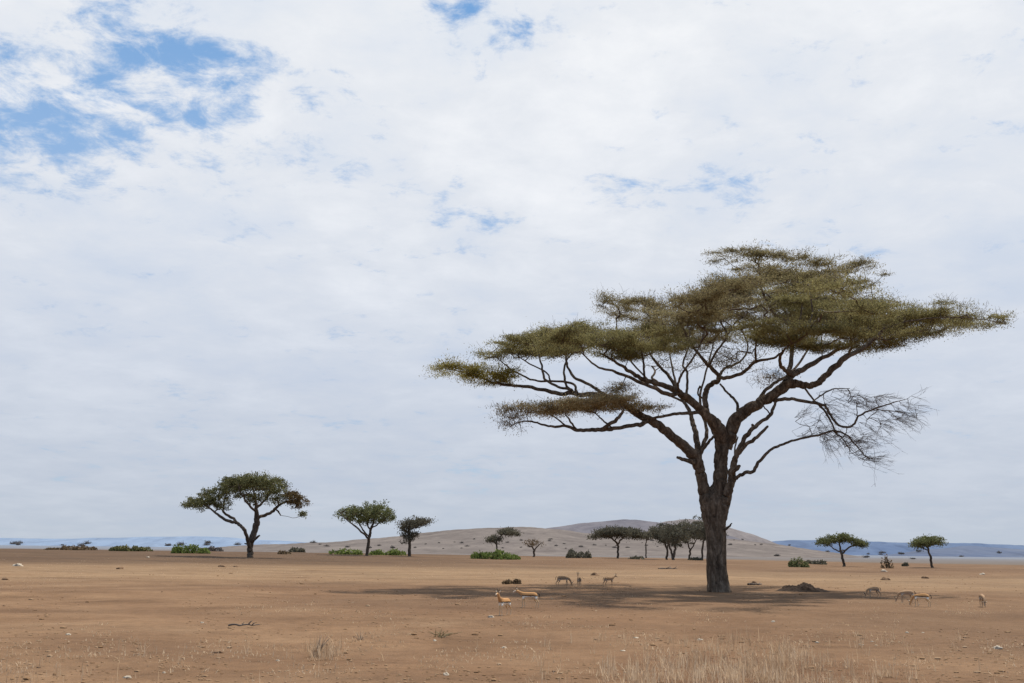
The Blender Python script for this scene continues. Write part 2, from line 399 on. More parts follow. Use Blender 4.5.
# ------------------------------------------------------------------ tree builder
class Tree:
    """limbs: pixel polylines [(x, y, radius_px, depth offset m)...]; pads: outlines [(x, ytop, ybottom)...]"""
    def __init__(s, Y, base_px, base_ground=None):
        s.Y = Y; s.ppm = F / Y * math.sqrt(1 + ((base_px[0] - 512) / F) ** 2) ** 0
        b = at(base_px[0], base_px[1], Y)
        s.dz = gz(b[0], b[1]) - b[2]
        s.base = b + np.array([0, 0, s.dz])
        s.nodes = []; s.nr = []
    def pt(s, px, py, dy=0.): 
        p = at(px, py, s.Y + dy); p = p + np.array([0, 0, s.dz]); return p - s.base
    def limb_geo(s, pts, sides=10, per=6, knob=.10, seed=0, attach=True):
        P = [s.pt(q[0], q[1], q[3] if len(q) > 3 else 0) for q in pts]
        R = [max(q[2], .05) / s.ppm for q in pts]
        A = catmull(np.hstack([P, np.array(R)[:, None]]), per)
        A[:, 3] = np.maximum(A[:, 3], .15 * min(R))
        # slight gnarl
        g = np.array([[mnoise.noise(Vector((i * .42 + seed * 7.1, k * 9.3, seed))) for k in range(3)] for i in range(len(A))])
        g[:2] = 0
        A[:, :3] += g * np.clip(A[:, 3:4] * .8, .9 / s.ppm, 1.8 / s.ppm)
        if attach:
            s.nodes += list(A[:, :3]); s.nr += list(A[:, 3])
        return tube(A[:, :3], A[:, 3], sides, knob, seed)
    def pad_points(s, prof, dy, HD, n, vjit=.5, thick_min=7):
        prof = np.array(prof, float); x0, x1 = prof[0, 0], prof[-1, 0]
        u = .5 - .5 * np.cos(math.pi * rng.uniform(0, 1, n)); u = .45 * u + .55 * rng.beta(1.5, 1.5, n); px = x0 + (x1 - x0) * u
        yt = np.interp(px, prof[:, 0], prof[:, 1]); yb = np.interp(px, prof[:, 0], prof[:, 2])
        hd = HD * np.clip(1 - (2 * u - 1) ** 2, 0.03, 1) ** .5
        v = rng.uniform(-1, 1, n); v = np.sign(v) * np.abs(v) ** .85
        out = np.zeros((n, 3))
        for i in range(n):
            el = (550 - (yt[i] + yb[i]) / 2) / F
            smear = 2 * hd[i] * abs(el) * s.ppm
            th = max(yb[i] - yt[i] - smear, min(thick_min, yb[i] - yt[i]))
            k = math.sqrt(max(0, 1 - v[i] ** 2)) * .8 + .2
            lump = mnoise.noise(Vector((px[i] * .085 * 18 / s.ppm * s.ppm / 18, v[i] * 2.2 + dy, dy * 3.1)))
            t = rng.beta(1.25, 1.6) - .5                    # more leaf near the top
            py = (yt[i] + yb[i]) / 2 + t * th * k - lump * 6.5 * min(1, (yb[i] - yt[i]) / 22)
            p = s.pt(px[i], py, dy)
            # keep world height, move in depth along the line of sight's ground track
            q = at(px[i], py, s.Y + dy); sc = v[i] * hd[i]
            p[1] += sc; p[0] += sc * q[0] / (s.Y + dy)
            out[i] = p
        return out
    def grow(s, T, tip, kpipe=.45, up=.5, seg=None, rmax=None):
        """connect targets to the nearest wood, branch by branch; returns (chains)"""
        seg = seg or 9 / s.ppm
        cap = len(s.nodes) + len(T) * 14 + 10
        P = np.zeros((cap, 3)); n0 = len(s.nodes); P[:n0] = np.array(s.nodes); n = n0
        Rsk = np.array(s.nr); par = np.full(cap, -1)
        dist = np.array([np.min(np.linalg.norm(P[:n0] - t, axis=1)) for t in T])
        chains = []; ends = []
        for ti in np.argsort(dist):
            t = T[ti]; d = t - P[:n]; L_ = np.linalg.norm(d, axis=1) + 1e-6
            cost = L_ * (1 + up * np.clip(-d[:, 2] / L_, -.3, 1))
            j = int(np.argmin(cost)); a = P[j]; ln = L_[j]
            if ln < .3 * seg: continue
            m = max(2, min(12, int(ln / seg) + 1))
            ctrl = a + (t - a) * np.array([.62, .62, .30]) + rng.normal(size=3) * ln * .10
            tt = np.linspace(0, 1, m + 1)[:, None]
            C = (1 - tt) ** 2 * a + 2 * tt * (1 - tt) * ctrl + tt ** 2 * t
            C[1:-1] += rng.normal(size=(m - 1, 3)) * min(ln * .035, seg * .3)
            idx = [j]
            for q in C[1:]:
                P[n] = q; par[n] = idx[-1]; idx.append(n); n += 1
                if n >= cap - 2: break
            chains.append(idx); ends.append(n - 1)
        cnt = np.zeros(n)
        for e in ends:
            k = e
            while k >= n0: cnt[k] += 1; k = par[k]
        res = []
        for idx in chains:
            r = tip * np.maximum(cnt[idx], 1) ** kpipe
            r[0] = r[1] * 1.15 if len(r) > 1 else r[0]
            if rmax: r = np.minimum(r, rmax)
            r[-1] *= .6
            res.append((P[idx], r))
        return res

def clump_leaves(centres, per, spread, length, width, flat=.55, up=.5, cmin=.4, tilt=0., level=0.):
    n = len(centres); k = (per * rng.uniform(cmin, 1.7, n)).astype(int)
    sz = np.repeat(rng.uniform(.65, 1.35, n), k)[:, None]
    C = np.repeat(centres, k, 0); off = rng.normal(size=(len(C), 3)) * np.array([1, 1, flat]) * spread * sz
    if tilt:
        tl = np.repeat(rng.normal(size=(n, 2)) * tilt, k, 0); off[:, 2] += off[:, 0] * tl[:, 0] + off[:, 1] * tl[:, 1]
    D = off / np.maximum(np.linalg.norm(off, axis=1), 1e-6)[:, None] * .8 + rng.normal(size=(len(C), 3)) * .7
    D[:, 2] += up
    return leaves(C + off, D, length, width, level)

def spikes(centres, n, length, r, spread=.3):
    i = rng.integers(0, len(centres), n); g = Geo()
    for q in i:
        a = centres[q] + rng.normal(size=3) * spread * np.array([1, 1, .4])
        d = rng.normal(size=3) * np.array([.7, .7, .35]) + np.array([0, 0, .75]); d /= np.linalg.norm(d)
        b = a + d * length * rng.uniform(.5, 1.3); mid = (a + b) / 2 + rng.normal(size=3) * length * .06
        v, f = tube([a, mid, b], [r, r * .8, r * .4], 3); g.add(v, f[:, :4])
    return g

# ------------------------------------------------------------------ ground sheet
def build_ground():
    R = np.concatenate([[0.5], np.geomspace(2, 45000, 520)])
    fine = np.linspace(-38, 38, 420); coarse = np.linspace(38, 322, 120)[1:-1]
    ang = np.radians(np.concatenate([fine, coarse]))
    X = R[:, None] * np.sin(ang)[None]; Yv = R[:, None] * np.cos(ang)[None]
    Z = terrain(X, Yv)
    v = np.stack([X, Yv, Z], -1).reshape(-1, 3); n, k = len(R), len(ang)
    i = np.arange(n - 1)[:, None] * k; j = np.arange(k)[None]; j2 = (j + 1) % k
    f = np.stack([i + j2, i + j, i + k + j, i + k + j2], -1).reshape(-1, 4)
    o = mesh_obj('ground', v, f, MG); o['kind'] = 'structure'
    # close the small hole under the camera
    return o
build_ground()

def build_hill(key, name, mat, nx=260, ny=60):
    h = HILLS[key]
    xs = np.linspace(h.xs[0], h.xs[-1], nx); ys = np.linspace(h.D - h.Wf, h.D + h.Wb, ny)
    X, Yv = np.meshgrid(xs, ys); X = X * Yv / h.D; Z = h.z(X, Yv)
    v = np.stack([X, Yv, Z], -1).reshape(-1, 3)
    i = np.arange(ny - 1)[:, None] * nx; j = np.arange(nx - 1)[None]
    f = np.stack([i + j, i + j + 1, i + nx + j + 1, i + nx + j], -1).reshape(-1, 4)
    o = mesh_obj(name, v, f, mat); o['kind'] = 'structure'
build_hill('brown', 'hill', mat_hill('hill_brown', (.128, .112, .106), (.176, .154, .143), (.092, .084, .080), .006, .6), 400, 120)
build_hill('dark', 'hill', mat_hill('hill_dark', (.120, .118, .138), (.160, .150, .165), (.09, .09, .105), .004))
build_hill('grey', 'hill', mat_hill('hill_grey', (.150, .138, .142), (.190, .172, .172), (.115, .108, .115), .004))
build_hill('blue_left', 'hill', mat_hill('hill_blue', (.170, .225, .32), (.20, .255, .345), (.16, .20, .29), .0008, .3))  # aerial haze is put into the bluish base colour from here to the spur
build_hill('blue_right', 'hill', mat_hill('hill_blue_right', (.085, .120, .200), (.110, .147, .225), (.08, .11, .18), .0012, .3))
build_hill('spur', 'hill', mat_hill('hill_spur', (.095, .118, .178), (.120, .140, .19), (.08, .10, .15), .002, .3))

# ------------------------------------------------------------------ the big acacia
def big_acacia():
    hit = ground_hit(719, 592)
    T = Tree(hit[1], (719, 592))
    root = empty('acacia_tree', T.base)
    tag(root, 'huge flat-topped acacia with thick forked trunk, nearest and tallest tree', 'tree')
    # trunk: fluted, leaning column with buttressed foot
    prof = [(720.5, 598, 12.6), (720, 592, 11.4), (718.8, 584, 10.4), (717.6, 572, 9.8), (716.8, 556, 9.6), (716, 540, 9.6), (715.2, 525, 10.0), (714.4, 512, 11.0), (714.2, 502, 11.4), (714.8, 496, 9.6), (716, 491, 7.6), (717.6, 486, 5.4)]
    P = np.array([np.append(T.pt(a, b), .95 * r / T.ppm) for a, b, r in prof]); A = catmull(P, 8)
    sides = 56; n = len(A); a = np.arange(sides) * 2 * math.pi / sides
    Tn, U, V = frames(A[:, :3]); h = np.linspace(0, 1, n)[:, None]
    tw = a[None] + h * 1.1
    fl = (np.sin(3 * tw + .6) * .06 + np.sin(5 * tw + 1.9) * .06 + np.sin(8 * tw + 3 * h) * .045 + np.sin(13 * tw - 5 * h + 2 * np.sin(9 * h)) * .035
          + .025 * np.sin(h * 31 + 4 * np.sin(2 * a[None])))
    foot = np.exp(-h * 13) * (np.sin(4 * a[None] + 1) * .20 + np.sin(7 * a[None]) * .10 + .16)
    rr = A[:, 3:4] * (1 + fl + foot)
    for i in range(n):
        for j in range(sides):
            q = Vector((math.cos(a[j]) * 1.6, math.sin(a[j]) * 1.6, A[i, 2] * .8))
            rr[i, j] *= 1 + .09 * mnoise.noise(q * 1.7) + .05 * mnoise.noise(q * 5)
    ring = A[:, None, :3] + U[:, None] * (np.cos(a)[None, :, None] * rr[..., None]) + V[:, None] * (np.sin(a)[None, :, None] * rr[..., None])
    i = np.arange(n - 1)[:, None] * sides; j = np.arange(sides)[None]; k = (j + 1) % sides
    f = np.stack([i + j, i + k, i + sides + k, i + sides + j], -1).reshape(-1, 4)
    trunk = mesh_obj('trunk', ring.reshape(-1, 3), f, BARK, root)
    # spur sticking out of the trunk on its right side
    v, f = T.limb_geo([(722, 532, 1.6), (728, 527, 1.2, -.5), (732, 523, .5, -.6)], 8, attach=False); mesh_obj('spur', v, f, BARK, trunk)

    def limb(main, subs=(), label=None, name='limb'):
        g = Geo(); 
        v, f = T.limb_geo(main, 14, 7, .11, len(T.nodes) % 17); g.add(v, f)
        for sb in subs:
            v, f = T.limb_geo(sb, 10, 6, .10, len(T.nodes) % 23); g.add(v, f)
        o = g.build(name, BARK, root)
        if label: o['label'] = label
        return o
    # left stem and long left limb
    limb([(711, 524, 6.5, 0), (707.5, 507, 7.0, -.05), (704.5, 493, 6.2, -.1), (701.5, 480, 5.4, -.15), (699, 468, 5.1, -.3), (694, 456, 5.6, -.6), (685, 447, 4.8, -1), (669, 434, 4.4, -1.6), (657, 424, 4.0, -2), (640, 415, 3.6, -2.2), (619, 402, 3.0, -2.0), (600, 395, 2.5, -1.8), (578, 394, 2.3, -1.5), (558, 393, 2.0, -1.2), (535, 388, 1.7, -.9), (510, 385, 1.4, -.8), (491, 382, 1.1, -.8), (475, 375, .8, -1), (452, 370, .5, -1)],
         [[(606, 397, 1.8, -1.8), (591, 386, 1.5, -1.4), (576, 378, 1.4, -.8), (569, 370, 1.2, -.3), (566, 360, 1.0, 0), (567, 350, .7, .2)],
          [(574, 393.5, 1.6, -1.4), (569, 389, 1.4, -1.8), (556, 386, 1.2, -2.0), (545, 379, 1.2, -2.0), (542, 367, 1.0, -1.8), (539, 354, .7, -1.6)],
          [(572, 393, 1.4, -1.4), (566, 384, 1.2, -1), (564, 372, 1.1, -.6), (566, 362, .9, .3), (574, 350, .6, 1)],
          [(577, 393, 1.4, -1.4), (573, 384, 1.2, -.4), (556, 381, 1.1, .3), (538, 381, 1.0, .8), (523, 376, .9, 1), (507, 366, .7, 1), (495, 356, .5, 1)],
          [(550, 380, .9, .3), (546, 372, .8, .6), (530, 364, .7, 1.2), (515, 354, .5, 1.6)]])
    # low left limb
    limb([(650, 420, 2.6, -2.2), (638, 425, 2.0, -3.0), (622, 427, 1.8, -3.4), (604, 429.5, 2.0, -3.6), (590, 430, 1.8, -3.6), (577, 430, 1.6, -3.4), (566, 426, 1.3, -3.2), (553, 427, 1.1, -3), (540, 424, .9, -2.8), (528, 421, .8, -2.6), (515, 424, .5, -2.4)],
         [[(600, 430, 1.6, -3.6), (610, 424, 1.8, -3.9), (619, 417, 1.6, -4.1), (624, 409, .9, -4.3)],
          [(577, 430, 1.0, -3.4), (570, 421, .9, -3.7), (564, 412, .6, -4)], [(612, 428, .9, -3.5), (603, 420, .8, -3), (594, 412, .5, -2.6)],
          [(566, 426, .8, -3.2), (556, 418, .7, -2.8), (545, 411, .5, -2.3)]])
    # thin inner stems behind the left stem
    limb([(700, 466, 4.2, .2), (698, 452, 3.4, .8), (696, 438, 2.9, 1.4), (693, 423, 2.4, 2.2), (689, 410, 2.0, 3), (682, 398, 1.6, 3.8), (676, 384, 1.3, 4.6), (672, 366, 1.0, 5.4), (668, 345, .6, 6.2)],
         [[(699, 456, 2.6, .8), (704, 443, 2.2, 1.6), (707, 430, 1.8, 2.4), (703, 415, 1.5, 3.6), (700, 396, 1.3, 5), (706, 372, 1.0, 6.5), (712, 350, .8, 7.6), (716, 330, .5, 8)],
          [(701, 452, 1.8, .6), (708, 443, 1.5, .2), (714, 436, 1.2, 0)],
          [(684, 402, 1.2, 3.6), (664, 392, 1.1, 5), (640, 372, 1.0, 6), (620, 345, .8, 6.4), (616, 318, .6, 6.5)]])
    # broken stub on the left stem
    limb([(696, 463, 3.0, -.5), (686, 460.5, 2.0, -1.0), (677, 457.5, 1.3, -1.2)], name='broken_stub', label='short broken branch stub on left stem')
    # centre stem and the limb that climbs left from it
    limb([(717, 506, 8.0, 0), (719, 490, 7.4, 0), (720.3, 476, 6.9, 0), (721, 460, 6.6, 0), (722, 445, 6.8, 0), (721, 434, 7.2, -.2), (714, 423, 5.6, -.6), (702, 411, 4.4, -1.0), (687, 398, 3.8, -1.6), (675, 390, 3.2, -2), (662, 385, 2.4, -2.2), (645, 381, 2.2, -2.4), (635, 375, 1.9, -2.6), (626, 369, 1.6, -3), (612, 360, 1.1, -3.4), (600, 353, .7, -3.8)],
         [[(679, 393, 2.2, -1.8), (668, 394, 2.0, -2.8), (649, 386, 1.7, -3.6), (626, 376, 1.5, -4.2), (612, 371, 1.2, -4.5), (600, 368, 1.0, -4.6), (590, 361, .8, -4.6), (580, 352, .5, -4.4)],
          [(678, 391, 1.8, -2), (672, 381, 1.7, -1.6), (665, 372, 1.5, -1.2), (656, 362, 1.3, -.8), (648, 350, .9, -.4), (640, 335, .6, 0)],
          [(645, 381, 1.2, -2.4), (644, 370, 1.1, -2.6), (643, 358, .9, -2.8), (640, 346, .5, -3)],
          [(687, 398, 1.5, -1.6), (687, 384, 1.2, -1.2), (687, 372, 1.2, -.8), (683, 364, 1.0, -.2), (688, 348, .8, .4), (690, 330, .6, 1)],
          [(680, 393, 1.4, -1.9), (678, 384, 1.2, -2.8), (681, 376, 1.1, -3.4), (686, 368, 1.0, -3.8), (692, 360, .9, -4), (700, 345, .7, -4), (706, 325, .6, -3.6), (712, 305, .4, -3)],
          [(662, 385, 1.3, -2.2), (652, 378, 1.1, -1), (655, 372, 1.0, .4), (652, 366, .8, 1.6)],
          [(703, 412, 2.0, -1.0), (684, 413.5, 1.6, -1.6), (672, 414.5, 1.4, -2.2), (658, 417, 1.3, -2.6), (640, 419, 1.1, -2.8)]])
    # middle limb with knotted elbow
    limb([(716, 432, 4.2, .2), (709, 418, 3.4, .8), (705.5, 407, 3.0, 1.0), (705.5, 394, 2.8, 1.2), (709, 386, 2.6, 1.2), (717, 381, 2.6, 1.0), (718.5, 375, 2.2, .8), (709, 366, 1.9, .6), (701, 357, 1.5, .2), (692, 345, 1.2, -.4), (684, 330, .9, -1), (678, 314, .5, -1.6)],
         [[(718, 378, 1.9, .9), (727, 378, 1.9, .2), (742, 373, 1.7, -.8), (756, 362, 1.5, -2), (774, 358, 1.1, -3), (784, 350, .8, -4.4), (792, 342, .5, -5)],
          [(756, 362, 1.1, -2), (755.5, 350, 1.0, -3), (757, 338, .6, -4)],
          [(719, 376, 1.6, .8), (724, 369, 1.4, 1.8), (732, 366, 1.3, 2.6), (742, 360, 1.0, 3.6), (748, 346, .8, 4.2), (740, 326, .8, 4.4), (737, 309, .5, 4.4)],
          [(709, 366, 1.3, .6), (716, 352, 1.1, -.2), (727, 336, 1.1, -.8), (720, 321, .9, -1.2), (718, 307, .7, -1.6), (722, 292, .4, -2)],
          [(700, 386, 1.0, 1.6), (698, 394, .9, 1.4), (705, 400, 1.2, 1.1)],
          [(727, 336, .8, -.8), (736, 322, .8, -.2), (746, 314, .6, .6), (752, 300, .4, 1.2)]])
    # right limb
    limb([(725, 448, 7.0, 0), (729, 436, 6.8, -.1), (735, 420, 6.4, -.3), (744, 413, 5.8, -.5), (754, 406, 5.3, -.7), (768, 398, 5.0, -.9), (783, 387, 5.0, -1.1), (794, 383, 4.4, -1.2), (805, 385.5, 3.2, -1.3), (815, 384, 3.1, -1.4), (824, 378, 3.1, -1.4), (835, 367, 3.0, -1.4), (848, 356, 2.7, -1.3), (866, 346, 2.1, -1.1), (884, 329, 1.6, -.9), (903, 312, .9, -.7)],
         [[(785, 383, 3.4, -1.1), (793, 375, 3.2, -.2), (803, 369, 2.9, .6), (819, 360, 2.3, 1.4), (838, 350, 1.8, 2), (856, 342, 1.4, 2.6), (876, 326, 1.0, 2.8), (900, 316, .6, 2.8)],
          [(793, 376, 2.0, -.4), (787, 372, 2.0, -1.6), (781, 366, 1.7, -3), (780, 358, 1.4, -4.2), (786, 348, .8, -5.4), (800, 340, .5, -6)],
          [(788, 380, 2.6, -.8), (791, 362, 2.3, .8), (792, 344, 2.1, 2.2), (790, 326, 1.9, 3), (777, 316, 1.5, 3), (768, 304, 1.3, 2.8), (762, 290, 1.2, 2.4), (760, 271, .9, 2), (758, 260, .5, 1.8)],
          [(790, 326, 1.4, 3), (788, 318, 1.3, 3.6), (784, 310, 1.1, 4), (774, 301, 1.0, 4.2), (764, 292, .7, 4.4), (750, 283, .4, 4.6)],
          [(791, 334, 1.5, 2.6), (797, 324, 1.5, 2.2), (806, 312, 1.4, 1.8), (814, 300, 1.2, 1.4), (830, 298.5, 1.0, 1), (845, 301, .7, .6), (858, 300, .4, .4)],
          [(814, 300, .9, 1.4), (822, 290, .7, 1), (834, 280, .5, .6)], [(775, 303, .8, 4.2), (790, 298, .7, 4.6), (800, 292, .5, 5)],
          [(866, 346, 1.2, -1.1), (874, 338, 1.1, -.2), (886, 340, .9, .4), (905, 334, .7, .6), (930, 330, .5, .6)],
          [(884, 329, 1.0, -.9), (905, 322, .9, -1.4), (932, 318, .7, -1.6), (960, 317, .5, -1.6), (988, 320, .35, -1.4), (1006, 324, .25, -1.2)],
          [(848, 356, 1.3, -1.3), (852, 346, 1.1, -2.2), (850, 336, .8, -3)],
          [(738, 413, 1.6, -.4), (737, 404, 1.4, .4), (732, 397, 1.3, .8), (726, 391, 1.1, 1), (720, 384, 1.0, 1)],
          [(756, 405, 2.2, -.6), (765, 391, 1.8, .6), (776, 382, 1.6, 1.8), (786, 376, 1.4, 3), (800, 362, 1.2, 5), (812, 340, 1.0, 7), (820, 318, .7, 8)]])
    # stems on the right of the trunk
    limb([(719, 528, 6, 0), (722.5, 510, 6.0, -.1), (726.5, 497, 5.0, -.4), (730.5, 485, 3.9, -.7), (733, 470, 3.4, -.9), (735, 459, 2.8, -1.1), (741, 445, 2.3, -1.3), (749, 433, 2.2, -1.5), (760, 423, 1.8, -1.5), (770, 415, 1.7, -1.4), (774, 406, 1.4, -1.2), (776, 399, 1.2, -1)],
         [[(736, 456, 2.0, -1.1), (747, 444, 1.9, -1.8), (757, 437, 1.7, -2.2), (768, 425.5, 1.1, -2.5)],
          [(733, 474, 2.2, -1.0), (737, 468, 1.9, -1.5), (740, 466, 1.3, -1.7)], [(752, 431, 1.0, -1.5), (753, 426, 1.6, -1.4), (752, 424.5, 1.2, -1.4)],
          [(735, 462, .9, -.8), (735, 448, .8, -.6), (738, 437, .6, -.4)], [(770, 414, .7, -1.4), (763, 405, .6, -1.4), (756, 399, .3, -1.2)]])
    # ---- leafless drooping branches on the right
    def bare(main, subs, targets, lab):
        o = limb(main, subs, lab, 'bare_branch')
        n0, r0_ = T.nodes, T.nr
        T.nodes = list(n0[-len(catmull(np.zeros((len(main), 3)), 7)) - sum(len(catmull(np.zeros((len(q), 3)), 6)) for q in subs):]); T.nr = r0_[-len(T.nodes):]
        tg = np.array([T.pt(x, y, dyy) for x, y, dyy in targets])
        g = Geo()
        root_p = np.array(T.nodes[0])
        for C, r in T.grow(tg[rng.random(len(tg)) < .40], .0095, .40, .1, 11 / T.ppm):
            v, f = tube(C, r, 4); g.add(v, f)
            tipp = C[-1]; w_ = tipp - root_p; w_[2] -= .25 * np.linalg.norm(w_); w_ /= np.linalg.norm(w_) + 1e-6
            for _ in range(int(rng.integers(1, 5))):
                d = w_ + rng.normal(size=3) * np.array([.30, .45, .30]); d /= np.linalg.norm(d)
                ln = rng.uniform(.4, 1.35); a = C[-1 - int(rng.integers(0, min(4, len(C) - 1)))]
                e = a + d * ln + np.array([0, 0, -.10 * ln * ln]); m1 = (a + e) / 2 + rng.normal(size=3) * .03 + np.array([0, 0, .03])
                v, f = tube([a, m1, e], [.0078, .006, .003], 3); g.add(v, f[:, :4])
                for _ in range(3):
                    t = rng.uniform(.3, .95); b0 = a + (e - a) * t; d2 = d + rng.normal(size=3) * .5; d2 /= np.linalg.norm(d2)
                    v, f = tube([b0, b0 + d2 * .15, b0 + d2 * rng.uniform(.2, .5)], [.006, .005, .003], 3); g.add(v, f[:, :4])
        g.build('twigs', TWIG, o)
        T.nodes, T.nr = n0, r0_
    def scat(boxes):
        out = []
        for (x, y, rx, ry, n, dy) in boxes:
            for _ in range(n):
                q = rng.uniform(-1, 1, 3); q /= max(1, np.linalg.norm(q[:2]))
                out.append((x + q[0] * rx, y + q[1] * ry, dy + q[2] * 1.6))
        return out
    bare([(774, 401, 1.9, -.9), (780, 399, 1.8, -1.3), (794, 399.5, 1.6, -1.8), (813, 403, 1.5, -2.3), (825, 406, 1.3, -2.6), (831, 416, 1.2, -2.8), (840, 426, 1.1, -3), (852, 426, 1.0, -3.2), (859, 416, .9, -3.4), (871, 410, .8, -3.6), (886, 405, .6, -3.6), (904, 399.5, .3, -3.6)],
         [[(818, 404, 1.0, -2.4), (826, 413, 1.0, -2.0), (833, 426, .8, -1.6), (838, 436, .5, -1.2)],
          [(804, 387, 1.1, -1.3), (812, 398, .9, -2), (818, 404, .8, -2.4)], [(812, 402, .7, -2.3), (822, 395, .7, -1.8), (834, 389, .6, -1.4), (850, 388.5, .3, -1)],
          [(871, 410, .5, -3.6), (888, 411, .4, -3.2), (905, 412, .3, -2.8), (917, 414, .2, -2.6)]],
         scat([(835, 395, 26, 9, 55, -1.6), (852, 405, 30, 12, 70, -2.6), (880, 408, 30, 13, 75, -3.2), (895, 403, 22, 10, 35, -3.4), (905, 413, 14, 10, 16, -3), (836, 440, 20, 12, 50, -1.8), (866, 430, 22, 12, 46, -3), (812, 424, 14, 14, 26, -2)]),
         'leafless twiggy branch hanging on the right side')
    bare([(733, 482, 2.0, -.8), (738, 477, 1.7, -1.2), (744, 473, 1.7, -1.5), (752, 472, 1.7, -1.8), (760, 461, 1.5, -2), (769, 451, 1.3, -2.3), (782, 444.5, 1.2, -2.6), (794, 440.5, 1.1, -2.9), (818, 435, 1.0, -3.2), (833, 431, .9, -3.4), (845, 434, .8, -3.5), (854, 443, .7, -3.5), (864, 455, .4, -3.5)],
         [[(833, 431, .6, -3.4), (844, 440, .5, -3), (850, 452, .4, -2.6)]],
         scat([(862, 450, 18, 12, 55, -3.4), (848, 440, 24, 10, 40, -3), (866, 458, 14, 8, 24, -3.4), (822, 432, 22, 8, 34, -2.8), (804, 425, 16, 14, 18, -2.6)]),
         'thin bare branch sagging from the trunk on the right')

    # ---- foliage pads
    def pad(prof, dy, HD, mat, dens=1.0, leaf=1.0, twigmat=TWIG, spk=1.0, fill=1.0, gate=True):
        pr = np.array(prof); wpx = pr[-1, 0] - pr[0, 0]
        area = wpx / T.ppm * HD * 1.55
        nt = int(area * 4.6 * dens * fill) + 12
        tg = T.pad_points(prof, dy, HD, int(nt * (1.35 if gate else .95)))
        gt = np.array([mnoise.noise(Vector(tuple(q * np.array([.75, .75, 1.1]) + dy))) for q in tg])
        tg = tg[gt > (-.09 if gate else -9)]
        o = None; tw = Geo()
        keep = tg[rng.random(len(tg)) < .62]
        for C, r in T.grow(keep, .0125, .40, .55, 9 / T.ppm, .10):
            v, f = tube(C, r, 5 if r[0] > .03 else 4)
            tw.add(v, f) if v is not None else None
        v, f = clump_leaves(tg, int(175 * leaf), .34, .13, .040, .20, .22, .12, .20, .55)
        o = mesh_obj('foliage_pad', v, f, mat, root, False)
        if leaf < .2: o['kind'] = 'stuff'
        tw.build('twigs', twigmat, o)
        g = spikes(tg, int(nt * 3.0 * spk), .5 * rng.uniform(.8, 1.25), .0085, .36); g.build('thorny_shoots', twigmat, o)
        return o
    p = [(427, 372, 375), (440, 366, 377), (455, 363, 378), (470, 362, 384), (485, 366, 391), (505, 366, 388), (522, 362, 378)]
    pad(p, -1, 2.2, LEAF_YELLOW, 1.0)['label'] = 'yellowish pad at the far left tip'
    pad([(478, 350, 364), (490, 337, 364), (510, 331, 363), (535, 330, 361), (560, 326, 357), (585, 320, 354), (610, 321, 353), (632, 326, 356)], .4, 3.6, LEAF_OLIVE, 1.4)
    pad([(575, 334, 358), (600, 328, 364), (640, 324, 364), (670, 327, 358), (694, 334, 352)], -4.2, 3.2, LEAF_OLIVE, 1.05)
    pad([(597, 298, 318), (606, 289, 322), (625, 290, 325), (650, 297, 330), (675, 303, 328), (692, 306, 326)], 6, 3.4, LEAF_BROWN, .95)
    pad([(672, 299, 318), (690, 290, 322), (710, 283, 320), (725, 275, 312), (740, 270, 305), (768, 272, 300)], -2.4, 3.2, LEAF_BROWN, 1.05)
    pad([(704, 252, 262), (720, 248, 266), (745, 251, 272), (770, 254, 280), (800, 257, 286), (830, 261, 292), (850, 262, 290), (875, 265, 284), (890, 266, 276)], 1.6, 3.6, LEAF_BROWN, .85)
    pad([(752, 276, 292), (775, 276, 298), (800, 278, 300), (830, 282, 300), (862, 286, 302)], 4.6, 3.0, LEAF_OLIVE, .75)
    pad([(800, 304, 322), (830, 295, 328), (860, 291, 338), (890, 293, 338), (920, 296, 336), (945, 301, 335), (975, 307, 331), (1000, 316, 328), (1013, 322, 327)], .4, 3.4, LEAF_OLIVE, 1.35)
    pad([(722, 331, 340), (745, 327, 342), (765, 324, 347), (790, 323, 352), (820, 325, 352), (850, 325, 348), (874, 330, 342)], -5.2, 3.2, LEAF_OLIVE, 1.15)
    pad([(498, 400, 408), (512, 401, 420), (540, 401, 419), (570, 398, 415), (600, 394, 413), (625, 396, 412), (650, 402, 413), (668, 408, 414)], -3, 2.2, LEAF_DRY, 1.15, 1.0, TWIG_GREY, .4, gate=False)['label'] = 'sparse dry lower pad on the left'
    pad([(606, 384, 400), (622, 383, 399), (640, 388, 398)], -3, 1.2, LEAF_DRY, .7, .6, TWIG_GREY)
    pad([(490, 410, 432), (508, 402, 440), (526, 405, 432)], -2.4, 1.5, LEAF_DRY, .8, .14, TWIG_GREY, 2.2)
    pad([(645, 338, 362), (680, 328, 358), (710, 322, 352), (735, 328, 350)], 7.2, 3.4, LEAF_BROWN, .6, .8)
    pad([(752, 304, 322), (780, 298, 324), (810, 304, 322), (845, 300, 320)], 7.5, 3.4, LEAF_BROWN, .6, .8)
    pad([(690, 312, 330), (715, 300, 334), (745, 304, 330), (765, 308, 326)], 4.6, 2.6, LEAF_OLIVE, .45, .8)
    pad([(835, 340, 352), (860, 335, 352), (885, 332, 350), (905, 334, 346)], 2.6, 2.4, LEAF_OLIVE, .7)
    pad([(745, 366, 384), (765, 362, 392), (785, 366, 388), (800, 372, 384)], 3.2, 2.2, LEAF_DRY, .5, .16, TWIG_GREY, 1.4)
    pad([(690, 290, 310), (720, 284, 312), (750, 280, 308), (785, 280, 304)], -11, 3.2, LEAF_BROWN, .55)
    pad([(780, 284, 306), (820, 280, 310), (860, 284, 314), (900, 292, 312)], -13, 3.0, LEAF_OLIVE, .35)
    pad([(620, 328, 346), (660, 322, 348), (700, 322, 348), (740, 326, 344)], 13, 3.4, LEAF_OLIVE, .7)
